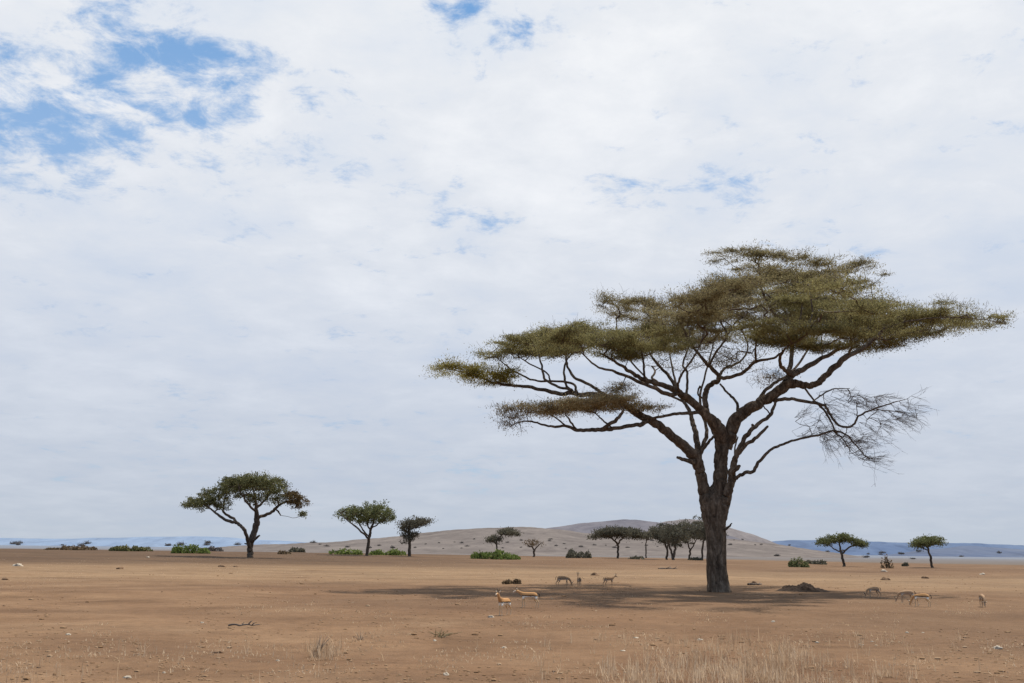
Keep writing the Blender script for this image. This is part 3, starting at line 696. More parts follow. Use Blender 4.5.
    pad([(740, 318, 338), (780, 314, 342), (820, 316, 342), (860, 320, 336)], 13.5, 3.4, LEAF_OLIVE, .7)
    pad([(838, 322, 338), (870, 316, 340), (910, 312, 340), (950, 312, 334), (975, 316, 330)], 5, 3.4, LEAF_OLIVE, .9)
    pad([(690, 284, 302), (730, 276, 304), (770, 276, 304), (805, 280, 302)], 8.5, 3.4, LEAF_OLIVE, .8)
    pad([(655, 300, 320), (690, 296, 322), (730, 298, 322), (770, 302, 322)], 1.5, 3.2, LEAF_BROWN, .7)
    pad([(760, 300, 320), (800, 296, 322), (840, 300, 322)], -2.5, 3.0, LEAF_OLIVE, .6)
    # pads that fill the crown's depth, towards and away from the viewer
    pad([(600, 330, 352), (630, 324, 352), (665, 326, 350), (700, 330, 348)], 10, 3.2, LEAF_OLIVE, .8)
    pad([(520, 334, 356), (550, 328, 356), (590, 326, 352)], 5.6, 3.0, LEAF_OLIVE, .8)
    pad([(760, 300, 322), (800, 296, 322), (840, 300, 322), (868, 306, 320)], 11.5, 3.4, LEAF_BROWN, .8)
    pad([(640, 300, 322), (665, 300, 326), (700, 298, 322), (730, 296, 316)], -8.5, 3.2, LEAF_BROWN, .55)
    pad([(760, 268, 290), (790, 262, 294), (825, 266, 294), (850, 270, 290)], -7, 3.0, LEAF_BROWN, .4)
    pad([(835, 304, 330), (865, 300, 334), (900, 304, 332)], -6, 3.0, LEAF_OLIVE, .8)
    pad([(530, 334, 358), (565, 330, 358), (600, 330, 356)], -5.5, 2.8, LEAF_OLIVE, .7)
    pad([(640, 350, 374), (675, 344, 380), (715, 340, 372), (760, 338, 362)], 1.5, 2.6, LEAF_BROWN, .8, .10, TWIG, .5)
    pad([(700, 352, 376), (735, 346, 382), (770, 344, 372)], -1.5, 2.4, LEAF_BROWN, .8, .10, TWIG, .5)
    pad([(880, 328, 344), (915, 326, 346), (945, 324, 340), (968, 326, 334)], -1.2, 1.8, LEAF_OLIVE, .5, .8)
    return T
BIG = big_acacia()

# ------------------------------------------------------------------ smaller trees
def small_tree(name, label, base, limbs, pads, Y=None, bark=BARK_FAR, group=None, cat='tree', leafpx=(1.6, .85), crown_name='crown', twig_px=.28):
    hit = ground_hit(base[0], base[1])
    Yd = Y if Y else min(hit[1], 230)
    T = Tree(Yd, base); root = empty(name, T.base); tag(root, label, cat, group)
    ppm = T.ppm; g = Geo()
    for i, lb in enumerate(limbs):
        lb = [(q[0], q[1], q[2], (q[3] if len(q) > 3 else 0)) for q in lb]
        v, f = T.limb_geo(lb, 10 if i == 0 else 8, 6, .10, i * 3.1 + base[0]); 
        if i == 0: mesh_obj('trunk', v, f, bark, root)
        else: mesh_obj('limb', v, f, bark, root)
    for pdef in pads:
        prof, dy, HDpx, mat, dens, leaf = pdef
        HD = HDpx / ppm; w = prof[-1][0] - prof[0][0]
        n = int(w * HDpx * 1.55 * .072 * dens) + 8
        tg = T.pad_points(prof, dy / ppm, HD, n, thick_min=5)
        v, f = clump_leaves(tg, int(42 * leaf), 1.9 / ppm, leafpx[0] / ppm, leafpx[1] / ppm, .6, .4)
        o = mesh_obj(crown_name, v, f, mat, root, False)
        tw = Geo()
        for C, r in T.grow(tg[rng.random(n) < .4], twig_px / ppm * .8, .38, .5, 6 / ppm, 1.1 / ppm):
            v, f = tube(C, r, 4); tw.add(v, f)
        tw.build('twigs', bark, o)
    return T

# left tree, broad irregular crown with rust tip
small_tree('acacia_tree', 'dark green round-crowned tree with forked leaning trunk, biggest on the left', (250, 556),
    [[(250, 559, 3.6), (250, 556, 3.0), (250, 550, 2.7), (250.5, 544, 2.8), (252.5, 537, 3.0), (255, 528, 3.0), (257, 519.5, 2.9), (256.5, 512, 2.2), (256, 505, 1.5), (255, 495, 1.0), (253, 485, .6)],
     [(250.5, 547, 2.2), (248, 540, 1.8, -1), (245, 529, 1.7, -2), (240, 524, 1.6, -2), (234.5, 521, 1.6, -2), (225, 517.5, 1.4, -2), (216, 512, 1.1, -2), (208, 505, .6, -1)],
     [(236, 521.5, 1.4, -2), (233, 517, 1.3, 0), (226, 513, 1.2, 1), (223, 507, .9, 1.5), (226, 497, .6, 2)],
     [(256.5, 517, 2.0), (262, 514.5, 1.6, 1), (270, 511.5, 1.5, 1.5), (276, 507, 1.4, 2), (280, 503, 1.1, 2), (290, 499, .7, 2)],
     [(276, 508, .9, 2), (279, 511, .8, 2), (281, 514, .5, 2)],
     [(256, 510, 1.3), (249, 504, 1.0, -2), (244, 497, .8, -3), (240, 488, .5, -4)], [(256, 507, 1.2), (264, 500, 1.0, 1), (270, 490, .8, 2), (274, 482, .5, 3)],
     [(253, 539, 1.2, -1), (257, 536, 1.1, -2), (260, 534, .7, -3)], [(249, 542, .9), (245, 542, .6)]],
    [([(181, 503, 506), (192, 496, 509), (205, 491, 513), (220, 485, 512), (233, 484, 508)], -1.5, 20, LEAF_GREEN, 1.25, 1),
     ([(212, 486, 494), (225, 477, 495), (240, 472, 494), (255, 471, 492), (270, 473, 495), (283, 474, 500), (292, 482, 504)], 0, 34, LEAF_GREEN, 1.25, 1),
     ([(230, 490, 500), (250, 490, 502), (275, 490, 506), (292, 490, 508)], 3, 22, LEAF_GREEN, .6, .8),
     ([(280, 488, 500), (292, 486, 507), (302, 493, 510), (311, 501, 513)], 1, 15, LEAF_RUST, 1.1, 1),
     ([(301, 509, 515), (304, 511, 517)], 1, 2, LEAF_GREEN, 1.0, 1.0)], Y=132)
small_tree('acacia_tree', 'bright grey-green fan-shaped tree with leaning trunk above low green bushes', (367, 554),
    [[(366, 557, 1.9), (366.6, 554, 1.6), (368, 545, 1.5), (369.5, 535, 1.4), (371, 528, 1.2), (374, 520, .8), (378, 510, .5)],
     [(369, 538, 1.1), (365, 533, .9, -1), (357, 526, .8, -2), (349, 520, .6, -2), (342, 514, .4, -2)], [(369, 535, .8), (362, 527, .7, 2), (358, 519, .5, 3)],
     [(371, 529, .9), (367, 521, .7, 1), (364, 511, .4, 2)], [(372, 526, .7), (381, 520, .6, -1), (389, 514, .4, -2)]],
    [([(335, 512, 516), (343, 507, 521), (356, 503, 522), (370, 501, 521), (384, 501, 523), (393, 506, 524), (400, 514, 522)], 0, 26, LEAF_PALE, 1.1, .9),
     ([(345, 513, 521), (365, 512, 523), (392, 512, 524)], 2, 16, LEAF_PALE, .5, .8)], Y=160)
small_tree('acacia_tree', 'small ragged tree with lopsided crown right of the fan-shaped tree', (409, 553.5),
    [[(409.5, 557, 1.9), (409.5, 553, 1.6), (409.5, 540, 1.4), (409, 528, 1.2), (411, 522, .8), (418, 518, .5)], [(409, 532, .8), (404, 525, .6), (401, 520, .4)], [(410, 527, .8), (420, 521, .6), (428, 517.5, .3)],
     [(409.5, 541, .6), (413, 534, .5), (417, 532, .3)]],
    [([(397, 519, 528), (404, 516, 530), (412, 516.5, 529), (422, 516, 524), (434, 515.5, 519)], 0, 14, LEAF_DARK, 1.5, 1),
     ([(401, 528, 540), (407, 526, 546), (413, 530, 545)], -1, 6, LEAF_DARK, 1.1, .9), ([(410, 530, 536), (418, 530, 537)], 2, 5, LEAF_DARK, .8, .8)], Y=160)
small_tree('acacia_tree', 'little dead-looking tree with two tiny flat crowns behind the bright bush', (497, 553),
    [[(497, 555.5, .9), (497, 552, .8), (497, 544, .8), (496.5, 539, .7), (499, 534, .5), (504, 530, .4)], [(496.5, 541, .6), (493, 538, .4), (490, 536, .3)]],
    [([(485, 534.5, 539), (491, 532, 539), (499, 533, 539), (502, 535, 538)], 0, 8, LEAF_DARK, 1.3, 1), ([(498, 527.5, 531), (506, 525.5, 531.5), (513, 526.5, 532), (520, 529.5, 532)], 0, 8, LEAF_DARK, 1.8, 1)], Y=190, twig_px=.2)
small_tree('bare_tree', 'small grey leafless tree standing alone left of the umbrella tree', (533.5, 557),
    [[(534, 559, 1.1), (534, 556, 1.0), (534, 552, .9), (533, 547, .7), (530, 543, .4)], [(534, 552, .8), (537, 547, .6), (541, 543, .4)], [(533, 548, .5), (528, 545, .4), (524, 542, .3)]],
    [([(521, 541, 546), (530, 539.5, 548), (538, 540, 548), (545, 542, 547)], 0, 8, LEAF_SCRUB, .7, .35)], Y=190, twig_px=.3)
UMB = [([(589, 536, 538.5), (596, 530.5, 539), (606, 528.5, 537.5), (620, 528, 537), (632, 529, 537.5), (641, 531, 538.5), (646, 534, 538)], 0, 20, LEAF_DARK, 1.7, 1.1)]
small_tree('umbrella_acacia', 'dark umbrella-shaped acacia with thin trunk, alone below the hill', (618, 558.5),
    [[(618, 561, 1.4), (618, 558, 1.1), (618, 551, 1.0), (617.5, 545, 1.0), (614.5, 540.5, .8, -1), (609, 537, .6, -2), (602, 534, .3, -2)], [(617.5, 545.5, .9), (620, 541, .8, 1), (624, 537.5, .6, 1), (632, 534, .4, 2)],
     [(615, 541, .6, -1), (617, 536, .4, 0)]], UMB, Y=195)
small_tree('umbrella_acacia', 'distant dark umbrella acacia peeking between the umbrella tree and the clump', (646, 555),
    [[(646, 557, .9), (646, 553, .7), (646, 544, .6), (646, 536, .4)]], [([(633, 531, 536), (642, 528.5, 537), (652, 529, 537), (661, 531, 537)], 0, 10, LEAF_DARK, 1.2, 1)], Y=225)
GRP = 'umbrella acacias clumped together left of the big trunk'
small_tree('umbrella_acacia', 'leftmost dark umbrella acacia of the clump beside the big trunk', (666.5, 558.5),
    [[(666.5, 561, 1.3), (666.5, 558, 1.1), (667, 550, 1.0), (665, 543, .8), (660, 535, .5)], [(667, 548, .7), (670, 540, .6), (672, 532, .4)]],
    [([(646, 529, 538), (652, 524.5, 540), (662, 523, 545), (672, 524, 545), (682, 527, 540)], 0, 18, LEAF_DARK, 1.6, 1)], Y=190, group=GRP)
small_tree('umbrella_acacia', 'V-forked umbrella acacia, second from the left in the clump', (673, 560),
    [[(673, 562.5, 1.8), (673, 559, 1.5), (672, 553, 1.1), (669.5, 546, .9), (667, 538, .6)], [(673.5, 557, 1.4), (675, 550, 1.1), (676, 543, .9), (680, 533, .5)]],
    [([(660, 527, 543), (670, 523.5, 546), (682, 522, 545), (692, 524, 541)], 0, 16, LEAF_DARK, 1.6, 1)], Y=180, group=GRP)
small_tree('umbrella_acacia', 'thin-trunked umbrella acacia, third from the left in the clump', (689, 559),
    [[(688.5, 561.5, 1.2), (689, 558, 1.0), (690, 552, .9), (689, 546, .7), (686, 538, .5)], [(690, 551, .7), (693, 545, .6), (697, 538, .4)]],
    [([(676, 525, 541), (688, 520, 543), (700, 518.5, 542), (710, 521, 540)], 0, 18, LEAF_DARK, 1.6, 1)], Y=195, group=GRP)
small_tree('umbrella_acacia', 'umbrella acacia of the clump partly hidden by the big trunk', (702.5, 559),
    [[(702, 561.5, 1.2), (702.3, 558, 1.0), (702.6, 545, .9), (705, 534, .6)]],
    [([(692, 524, 540), (702, 519, 541), (714, 519, 541), (726, 524, 539)], 0, 16, LEAF_DARK, 1.6, 1)], Y=185, group=GRP)
small_tree('acacia_tree', 'green acacia with three drooping lobes right of the big trunk', (844, 563),
    [[(845, 566, 1.9), (844, 562.5, 1.4), (842.5, 555, 1.2), (840.5, 548, 1.0), (839.5, 541, .8), (840, 535, .5)], [(841.5, 551, .8), (846, 546, .8), (851, 542.5, .7), (858, 540, .4)], [(840.5, 548, .7), (835, 546, .6), (831, 543, .5), (826, 539, .3)]],
    [([(831, 535, 539), (838, 530.5, 539), (845, 529.5, 540), (852, 533, 540)], 0, 9, LEAF_PALE, 1.7, 1.1), ([(817, 538, 541.5), (822, 534, 542), (830, 533, 542), (836, 535, 541)], -1, 8, LEAF_PALE, 1.7, 1.1),
     ([(848, 533, 539), (856, 536, 542), (863, 539, 543.5), (868, 541, 543.5)], 1, 8, LEAF_PALE, 1.7, 1.1)], Y=150)
small_tree('acacia_tree', 'slim acacia leaning left with slanted flat crown, rightmost tree', (932.5, 566),
    [[(933.5, 569, 1.5), (932.5, 566, 1.2), (930.5, 557, 1.1), (928.5, 549, .9), (927, 543, .6)], [(928.5, 549, .6), (923, 546.5, .5), (919, 544, .4)], [(928, 546, .5), (934, 541, .4)]],
    [([(908, 544.5, 547), (914, 539, 547), (924, 536, 546), (933, 535.5, 544), (940, 536, 544), (946, 542, 545)], 0, 14, LEAF_PALE, 1.7, 1.1)], Y=150)

# ------------------------------------------------------------------ bushes
def bush(name, label, x0, x1, ytop, ybase, mat, Y=None, dens=1.0, leafpx=(2.2, 1.3), group=None, cat='bush', stems=True, lumps=5):
    xc = (x0 + x1) / 2; hit = ground_hit(xc, ybase); Yd = Y or min(hit[1], 240)
    b = at(xc, ybase, Yd); ppm = F / Yd; b[2] = gz(b[0], b[1])
    root = empty(name, b); tag(root, label, cat, group)
    w = (x1 - x0) / ppm; h = (ybase - ytop) / ppm
    n = int((x1 - x0) * (ybase - ytop) * 3.2 * dens) + 40
    cs = []
    for i in range(lumps):
        u = (i + .5) / lumps - .5 + rng.normal() * .05
        cs.append((u * w * .82, rng.normal() * w * .12, h * rng.uniform(.62, 1.0) * (1 - 1.1 * abs(u) ** 1.8), w / lumps * rng.uniform(.75, 1.05)))
    P = []
    for q in range(n):
        cx, cy, ch, cr = cs[rng.integers(lumps)]
        d = rng.normal(size=3); d /= np.linalg.norm(d); d[2] = abs(d[2]); rr = rng.uniform(.35, 1) ** .5
        P.append((cx + d[0] * cr * rr, cy + d[1] * cr * rr * 1.2, max(.02, d[2] * ch * rr * rng.uniform(.8, 1.12))))
    P = np.array(P); D = rng.normal(size=(n, 3)); D[:, 2] += .6
    v, f = leaves(P, D, leafpx[0] / ppm, leafpx[1] / ppm)
    o = mesh_obj('foliage', v, f, mat, root, False)
    if stems:
        g = Geo()
        for cx, cy, ch, cr in cs:
            for _ in range(3):
                t = np.array([cx + rng.normal() * cr * .5, cy + rng.normal() * cr * .5, ch * .9])
                a = np.array([cx * .6, cy * .6, -.05]); m_ = (a + t) / 2 + rng.normal(size=3) * .05
                v, f = tube([a, m_, t], [.03, .022, .012], 4); g.add(v, f)
        g.build('stems', TWIG, root)
    return root
bush('bush', 'wide bright green bush left of the dark round-crowned tree', 169, 207, 542.5, 552.5, LEAF_BUSH, 150, lumps=6)
bush('bush', 'olive bush with ragged top between brown scrub and bright bush, left part', 108, 133, 542, 550, LEAF_GREEN, 170, lumps=4)
bush('bush', 'low olive bush just left of the bright green bush', 130, 152, 543.5, 550, LEAF_GREEN, 172, lumps=4)
bush('dry_scrub', 'brown dry scrub heap on the far left rise', 60, 80, 543.5, 549.5, LEAF_SCRUB, 172, lumps=4)
bush('dry_scrub', 'second brown scrub heap, just left of the olive bushes', 80, 95, 543.5, 549.5, LEAF_SCRUB, 175, lumps=3)
bush('dry_scrub', 'flat brown scrub at the left end of the scrub line', 44, 62, 546.5, 549.5, LEAF_SCRUB, 175, lumps=4)
bush('bush', 'low green bush at the foot of the fan-shaped tree, left side', 330, 366, 548, 554.5, LEAF_BUSH, 168, .8, lumps=6)
bush('bush', 'low green bush between the fan-shaped tree and the ragged tree', 367, 409, 547.5, 554.5, LEAF_BUSH, 168, .9, lumps=7)
bush('bush', 'bright green bush in front of the little two-crowned tree', 471, 519, 550, 560.5, LEAF_BUSH, 150, lumps=7)
bush('bush', 'dark flat bush with a peak left of the umbrella tree', 564, 591, 547, 557.5, LEAF_DARK, 185, lumps=5)
bush('bush', 'tiny dark low bush right of the umbrella tree trunk', 630, 643, 555, 559, LEAF_DARK, 185, lumps=3)
bush('bush', 'low dark bush at the foot of the tree clump', 689, 702, 556, 560, LEAF_DARK, 185, lumps=3)
bush('bush', 'rounded green bush right of the big trunk', 788, 808, 556, 566, LEAF_PALE, 135, lumps=4)
bush('bush', 'dark flat shrub between the rounded bush and the three-lobed acacia', 806, 826, 553.5, 560, LEAF_DARK, 165, .8, lumps=3)
bush('dry_scrub', 'thin bare upright shrub between the two right-hand acacias', 882, 894, 554, 569, LEAF_SCRUB, 140, .25, lumps=3)
bush('bush', 'small round black-green bush left of the rightmost tree', 902.5, 908, 556, 561, LEAF_DARK, 165, lumps=2)
bush('bush', 'long dark low shrub right of the dark round-crowned tree', 288, 306, 541.5, 547.5, LEAF_DARK, 230, lumps=4)
bush('bush', 'small olive tuft under the dark round-crowned tree, right side', 278, 290, 548.5, 553, LEAF_SCRUB, 160, lumps=3)
bush('bush', 'hazy dark grey bush on the skyline right of the bright green bush', 201, 222, 541.5, 547.5, LEAF_FAR, 260, lumps=4)
bush('dry_scrub', 'brown rounded shrub at the left end of the tree shadow', 503, 512, 577, 584, LEAF_SCRUB, None, .8, lumps=3)
bush('dry_scrub', 'smaller brown shrub beside the rounded shrub in the shadow edge', 513, 521, 578, 584, LEAF_SCRUB, None, .8, lumps=3)

# far-off shrubs: three small source shrubs, copied
def far_src(k):
    n = 240; P = rng.normal(size=(n, 3)) * np.array([.42, .35, .24]) * (1 + .3 * (k == 1)); P[:, 2] = np.abs(P[:, 2]) + (.28 if k == 2 else .05)
    v, f = leaves(P, rng.normal(size=(n, 3)), .30, .22)
    if k == 2:
        tv, tf = tube([(0, 0, -.05), (.02, 0, .2), (.0, 0, .42)], [.05, .04, .03], 4)
        f = np.vstack([f, tf + len(v)]); v = np.vstack([v, tv])
    return v, f
srcs = [far_src(k) for k in range(3)]; src_me = {}
def far_shrub(px, py, size_px, k, label, group):
    hit = ground_hit(px, py, 235)
    if hit is None: return
    if k not in src_me:
        o = mesh_obj('far_shrub', srcs[k][0], srcs[k][1], LEAF_FAR, None, False); src_me[k] = o
    else:
        o = src_me[k].copy(); COL.objects.link(o)
    s = size_px / (F / hit[1]); o.location = hit; o.scale = (s, s, s * rng.uniform(.7, 1.1)); o.rotation_euler.z = rng.uniform(0, 6.28)
    tag(o, label, 'shrub', group)
regs = [(425, 800, 538, 549, 46, (1.0, 2.2), 'far-off dark shrub dotting the pale slope below the brown hill', 'shrubs on the pale hill slope'),
        (0, 240, 543.2, 547, 12, (2, 4), 'hazy dark shrub on the far left plain under the blue ridge', 'shrubs on the far left plain'),
        (310, 420, 541, 549, 10, (1.5, 3), 'speck-like shrub on the slope above the ragged tree', 'shrubs on the left shoulder of the hill'),
        (770, 1020, 550, 559.5, 13, (1.5, 4), 'hazy dark shrub on the far right plain below the blue ridge', 'shrubs on the far right plain')]
for x0, x1, y0, y1, n, (s0, s1), lab, grp in regs:
    for i in range(n):
        px = rng.uniform(x0, x1); py = rng.uniform(y0, y1)
        far_shrub(px, py, rng.uniform(s0, s1), int(rng.integers(3)), lab, grp)

# ------------------------------------------------------------------ gazelles
def skin_mesh(name, V, R, E, root=0, levels=2):
    me = bpy.data.meshes.new(name); me.from_pydata(V, E, []); o = bpy.data.objects.new(name, me); COL.objects.link(o)
    md = o.modifiers.new('s', 'SKIN'); md.use_smooth_shade = True; md.branch_smoothing = .4
    for i, r in enumerate(R):
        sv = me.skin_vertices[0].data[i]; sv.radius = r if isinstance(r, tuple) else (r, r); sv.use_root = (i == root)
    sb = o.modifiers.new('b', 'SUBSURF'); sb.levels = levels; sb.render_levels = levels
    dg = bpy.context.evaluated_depsgraph_get(); res = bpy.data.meshes.new_from_object(o.evaluated_get(dg))
    bpy.data.objects.remove(o); return res
def gazelle(pose):
    V = [(-.28, 0, .555), (-.08, 0, .535), (.12, 0, .53), (.26, 0, .565), (-.36, 0, .575)]
    R = [(.115, .135), (.115, .14), (.115, .14), (.085, .11), (.085, .10)]
    E = [(0, 1), (1, 2), (2, 3), (0, 4)]
    if pose == 'up': nk = [((.35, 0, .655), .062), ((.41, 0, .76), .05), ((.45, 0, .835), .05), ((.53, 0, .815), .038), ((.61, 0, .785), .022)]
    elif pose == 'graze': nk = [((.37, 0, .50), .065), ((.46, 0, .36), .05), ((.52, 0, .225), .05), ((.55, 0, .14), .038), ((.565, 0, .06), .022)]
    else: nk = [((.36, 0, .62), .062), ((.45, 0, .67), .05), ((.53, 0, .70), .048), ((.61, 0, .665), .036), ((.68, 0, .63), .022)]
    p = 3
    for q, r in nk: V.append(q); R.append((r, r * 1.1)); E.append((p, len(V) - 1)); p = len(V) - 1
    head = Vector(nk[2][0]); hd = (Vector(nk[4][0]) - head).normalized()
    for s in (-1, 1):
        st = .05 * s if pose != 'up' else .02 * s
        L1 = [((.225, .062 * s, .45), .048), ((.235 + st, .066 * s, .275), .023), ((.225 + st, .066 * s, .07), .014), ((.25 + st, .066 * s, .015), .016)]
        L2 = [((-.295, .068 * s, .46), .072), ((-.245 - st, .072 * s, .365), .042), ((-.365 - st, .07 * s, .25), .021), ((-.345 - st, .07 * s, .07), .014), ((-.32 - st, .07 * s, .015), .016)]
        for chain, p in ((L1, 3), (L2, 0)):
            for q, r in chain: V.append(q); R.append(r); E.append((p, len(V) - 1)); p = len(V) - 1
    root = empty('gazelle', (0, 0, 0))
    me = skin_mesh('body', V, R, E); me.materials.clear(); me.materials.append(COAT)
    b = bpy.data.objects.new('body', me); COL.objects.link(b); b.parent = root
    side = Vector((0, 1, 0)); upn = side.cross(hd) * -1
    if upn.z < 0 and pose != 'graze': upn = -upn
    if pose == 'graze' and upn.x < 0: upn = -upn
    for s in (-1, 1):
        a = head + upn * .03 + side * .022 * s
        pts = [a, a + upn * .06 - hd * .03 + side * .012 * s, a + upn * .10 - hd * .07 + side * .022 * s, a + upn * .14 - hd * .085 + side * .026 * s]
        v, f = tube([tuple(q) for q in pts], [.011, .009, .006, .003], 8); mesh_obj('horn', v, f, HORN, root)
        a = head - hd * .02 + upn * .02 + side * .035 * s; tipv = a + side * .075 * s + upn * .065 - hd * .03
        v, f = tube([tuple(a), tuple(a.lerp(tipv, .45)), tuple(a.lerp(tipv, .8)), tuple(tipv)], [.009, .026, .02, .004], 8); mesh_obj('ear', v, f, EARM, root)
        c = head + hd * .055 + side * .043 * s + upn * .012
        v, f = tube([tuple(c - hd * .012), tuple(c), tuple(c + hd * .012)], [.004, .011, .004], 8); mesh_obj('eye', v, f, EYEM, root)
    v, f = tube([(-.40, 0, .60), (-.445, 0, .54), (-.452, .01, .46), (-.445, .015, .40)], [.018, .016, .017, .006], 8); mesh_obj('tail', v, f, HORN, root)
    return root
protos = {}
def put_gazelle(pose, px, py, heading, label, scale=1.0, group='gazelles scattered round the big acacia', dull=True):
    hit = ground_hit(px, py)
    if pose not in protos: protos[pose] = o = gazelle(pose)
    else: o = copy_tree(protos[pose])
    for ch in o.children:
        if ch.name.startswith('body'):
            ch.material_slots[0].link = 'OBJECT'; ch.material_slots[0].material = COAT_DULL if dull else COAT
    o.location = (hit[0], hit[1], hit[2] - .005); o.rotation_euler = (0, 0, math.radians(heading)); o.scale = (scale,) * 3
    tag(o, label, 'gazelle', group); return o
put_gazelle('up', 504, 615.5, 238, 'nearest gazelle, turned three-quarters, standing beside a white stone', .9, dull=False)
put_gazelle('level', 529, 608, 178, 'orange gazelle side-on with outstretched head, at edge of the shadow', .95, dull=False)
put_gazelle('graze', 563, 587, 12, 'dim gazelle facing right inside the shadow, leftmost of the shaded three', 1.05)
put_gazelle('up', 579, 587, 95, 'dark gazelle seen from behind in the middle of the shaded three', .95)
put_gazelle('level', 609, 587, 30, 'gazelle on the shadow edge nearest the big trunk, facing right', 1.0)
put_gazelle('graze', 874, 598, 188, 'dark-backed gazelle grazing right of the dirt mound', .88)
put_gazelle('graze', 907, 603, 178, 'grey-backed grazing gazelle, left one of the overlapping pair', .92)
put_gazelle('graze', 922, 607, 150, 'orange grazing gazelle, right one of the overlapping pair', .9, dull=False)
put_gazelle('graze', 983, 607, 255, 'pale gazelle facing the viewer, farthest right', .88)

# ------------------------------------------------------------------ dirt mound, stones, logs
def lump(name, loc, size, mat, seed, sub=3, rough=.3, flat=.0):
    bm = bmesh.new(); bmesh.ops.create_icosphere(bm, subdivisions=sub, radius=1)
    for v in bm.verts:
        n = mnoise.noise(v.co * 1.3 + Vector((seed * 3.7, 0, 0))) * rough + mnoise.noise(v.co * 3.1 + Vector((0, seed, 0))) * rough * .5
        v.co *= 1 + n
        if v.co.z < -.2: v.co.z = -.2
        v.co.x *= size[0]; v.co.y *= size[1]; v.co.z *= size[2]
    me = bpy.data.meshes.new(name); bm.to_mesh(me); bm.free(); me.materials.append(mat)
    for p in me.polygons: p.use_smooth = sub > 2
    o = bpy.data.objects.new(name, me); COL.objects.link(o); o.location = loc; return o
def mound():
    a = ground_hit(800, 591); n = 70
    g = np.linspace(-1, 1, n); X, Yv = np.meshgrid(g * 2.1, g * 1.5)
    h = np.zeros_like(X)
    for cx, cy, hh, s in ((-.55, 0, .32, .55), (.35, .1, .52, .55), (1.1, 0, .22, .5), (.0, -.3, .15, .5), (-1.2, .1, .08, .5)):
        h = np.maximum(h, hh * np.exp(-((X - cx) ** 2 + (Yv - cy) ** 2) / (2 * s * s) * 1.3))
    for i in range(n):
        for j in range(n):
            h[i, j] *= 1 + .5 * mnoise.noise(Vector((X[i, j] * 3, Yv[i, j] * 3, 1))) + .3 * mnoise.noise(Vector((X[i, j] * 9, Yv[i, j] * 9, 1)))
    Z = h - .03 - .05 * np.clip((X / 2.1) ** 2 + (Yv / 1.5) ** 2, 0, 2)
    base = np.array([[gz(a[0] + X[i, j], a[1] + Yv[i, j]) - a[2] for j in range(n)] for i in range(n)])
    v = np.stack([X, Yv, Z + base], -1).reshape(-1, 3); i = np.arange(n - 1)[:, None] * n; j = np.arange(n - 1)[None]
    f = np.stack([i + j, i + j + 1, i + n + j + 1, i + n + j], -1).reshape(-1, 4)
    o = mesh_obj('dirt_mound', v, f, DIRT, None, True, a); tag(o, 'low shade-darkened brown mound of dug earth right of the big trunk', 'mound')
mound()

def stone(px, py, wpx, label, mat=STONE, hr=.55, group=None, name='stone'):
    a = ground_hit(px, py); s = wpx / (F / a[1]) / 2
    o = lump(name, a, (s, s * .8, s * hr * 1.2), mat, px * .13 + py, 3, .5); o.rotation_euler.z = rng.uniform(0, 6); tag(o, label, 'stone' if 'clod' not in name else 'clod', group)
stone(491, 617.5, 6, 'flat white stone at the feet of the nearest gazelle')
stone(998, 649, 8, 'largest white stone at the right edge of the foreground', hr=.6)
stone(817, 643, 4, 'white stone in the foreground grass, left of a pair')
stone(861, 645, 5, 'whitish flat stone, middle of three in right foreground', hr=.4)
stone(872, 642, 3, 'small white round stone, right of three in right foreground')
stone(907, 633, 3.5, 'tiny bright white stone below the overlapping gazelle pair')
stone(923, 633, 3, 'faint small stone right of the tiny bright white stone', hr=.4)
stone(773, 622, 4, 'pale stone on bare soil below the dirt mound')
stone(68, 635, 5, 'pale round stone in the left foreground')
stone(127, 678, 7, 'pale rounded stone at the bottom left edge')
stone(164, 673, 4, 'small pale stone right of the bottom left stone')
stone(202, 623, 3.5, 'little pale stone in the left middle ground')
stone(278, 661, 4, 'pale stone left of the dry tuft')
stone(446, 675, 7, 'tan rounded stone at bottom centre')
stone(504, 648, 5, 'tan stone in the centre foreground')
stone(435, 641, 4, 'cream stone left under the dry weed clump')
stone(444, 637, 4, 'cream stone right under the dry weed clump', hr=.4)
stone(623, 651, 5, 'pale flat stone among sparse grass, centre right', hr=.3)
stone(636, 638, 5, 'pale flat stone behind the sparse grass', hr=.3)
stone(148, 557.5, 3.2, 'small white stone by the brown belt below the bright green bush')
stone(884, 571.5, 6, 'pale buff boulder on the straw-coloured ground, below the bare shrub')
stone(982, 574.5, 6, 'pale buff boulder near the right edge', hr=.4)
stone(18, 566, 10, 'pale buff boulder at the far left edge', hr=.4)
stone(700, 640, 6, 'buff stone in the grass right of centre', hr=.35)
CL = 'dark clods of earth scattered on the plain'
for px, py, w, q in [(5, 580, 9, 'far left edge'), (4, 606, 4, 'left edge below the boulder'), (162, 592, 3, 'left of the dark streak'), (39, 668, 6, 'bottom left corner'), (88, 666, 5, 'left foreground beside the pale stones'), (120, 569, 9, 'below the olive bushes'),
                     (164, 643, 4, 'left foreground centre'), (218, 653, 12, 'left of the dry tuft'), (222, 567, 9, 'under the round-crowned tree, left one'), (236, 567, 7, 'under the round-crowned tree, right one'), (554, 672, 6, 'bottom centre'), (596, 640, 6, 'among sparse grass'),
                     (885, 580, 12, 'behind the grazing right gazelles'), (925, 578.5, 9, 'behind the orange grazing gazelle'), (595, 575.5, 11, 'above the shaded gazelles'), (940, 632, 4, 'right foreground'), (960, 651, 5, 'beside the largest white stone'), (862, 639, 4, 'behind the whitish flat stone'), (754, 583, 7, 'between trunk and mound')]:
    stone(px, py, w * .75, 'dark brown earth clod, ' + q, STONE_BROWN, .5, CL, 'earth_clod')
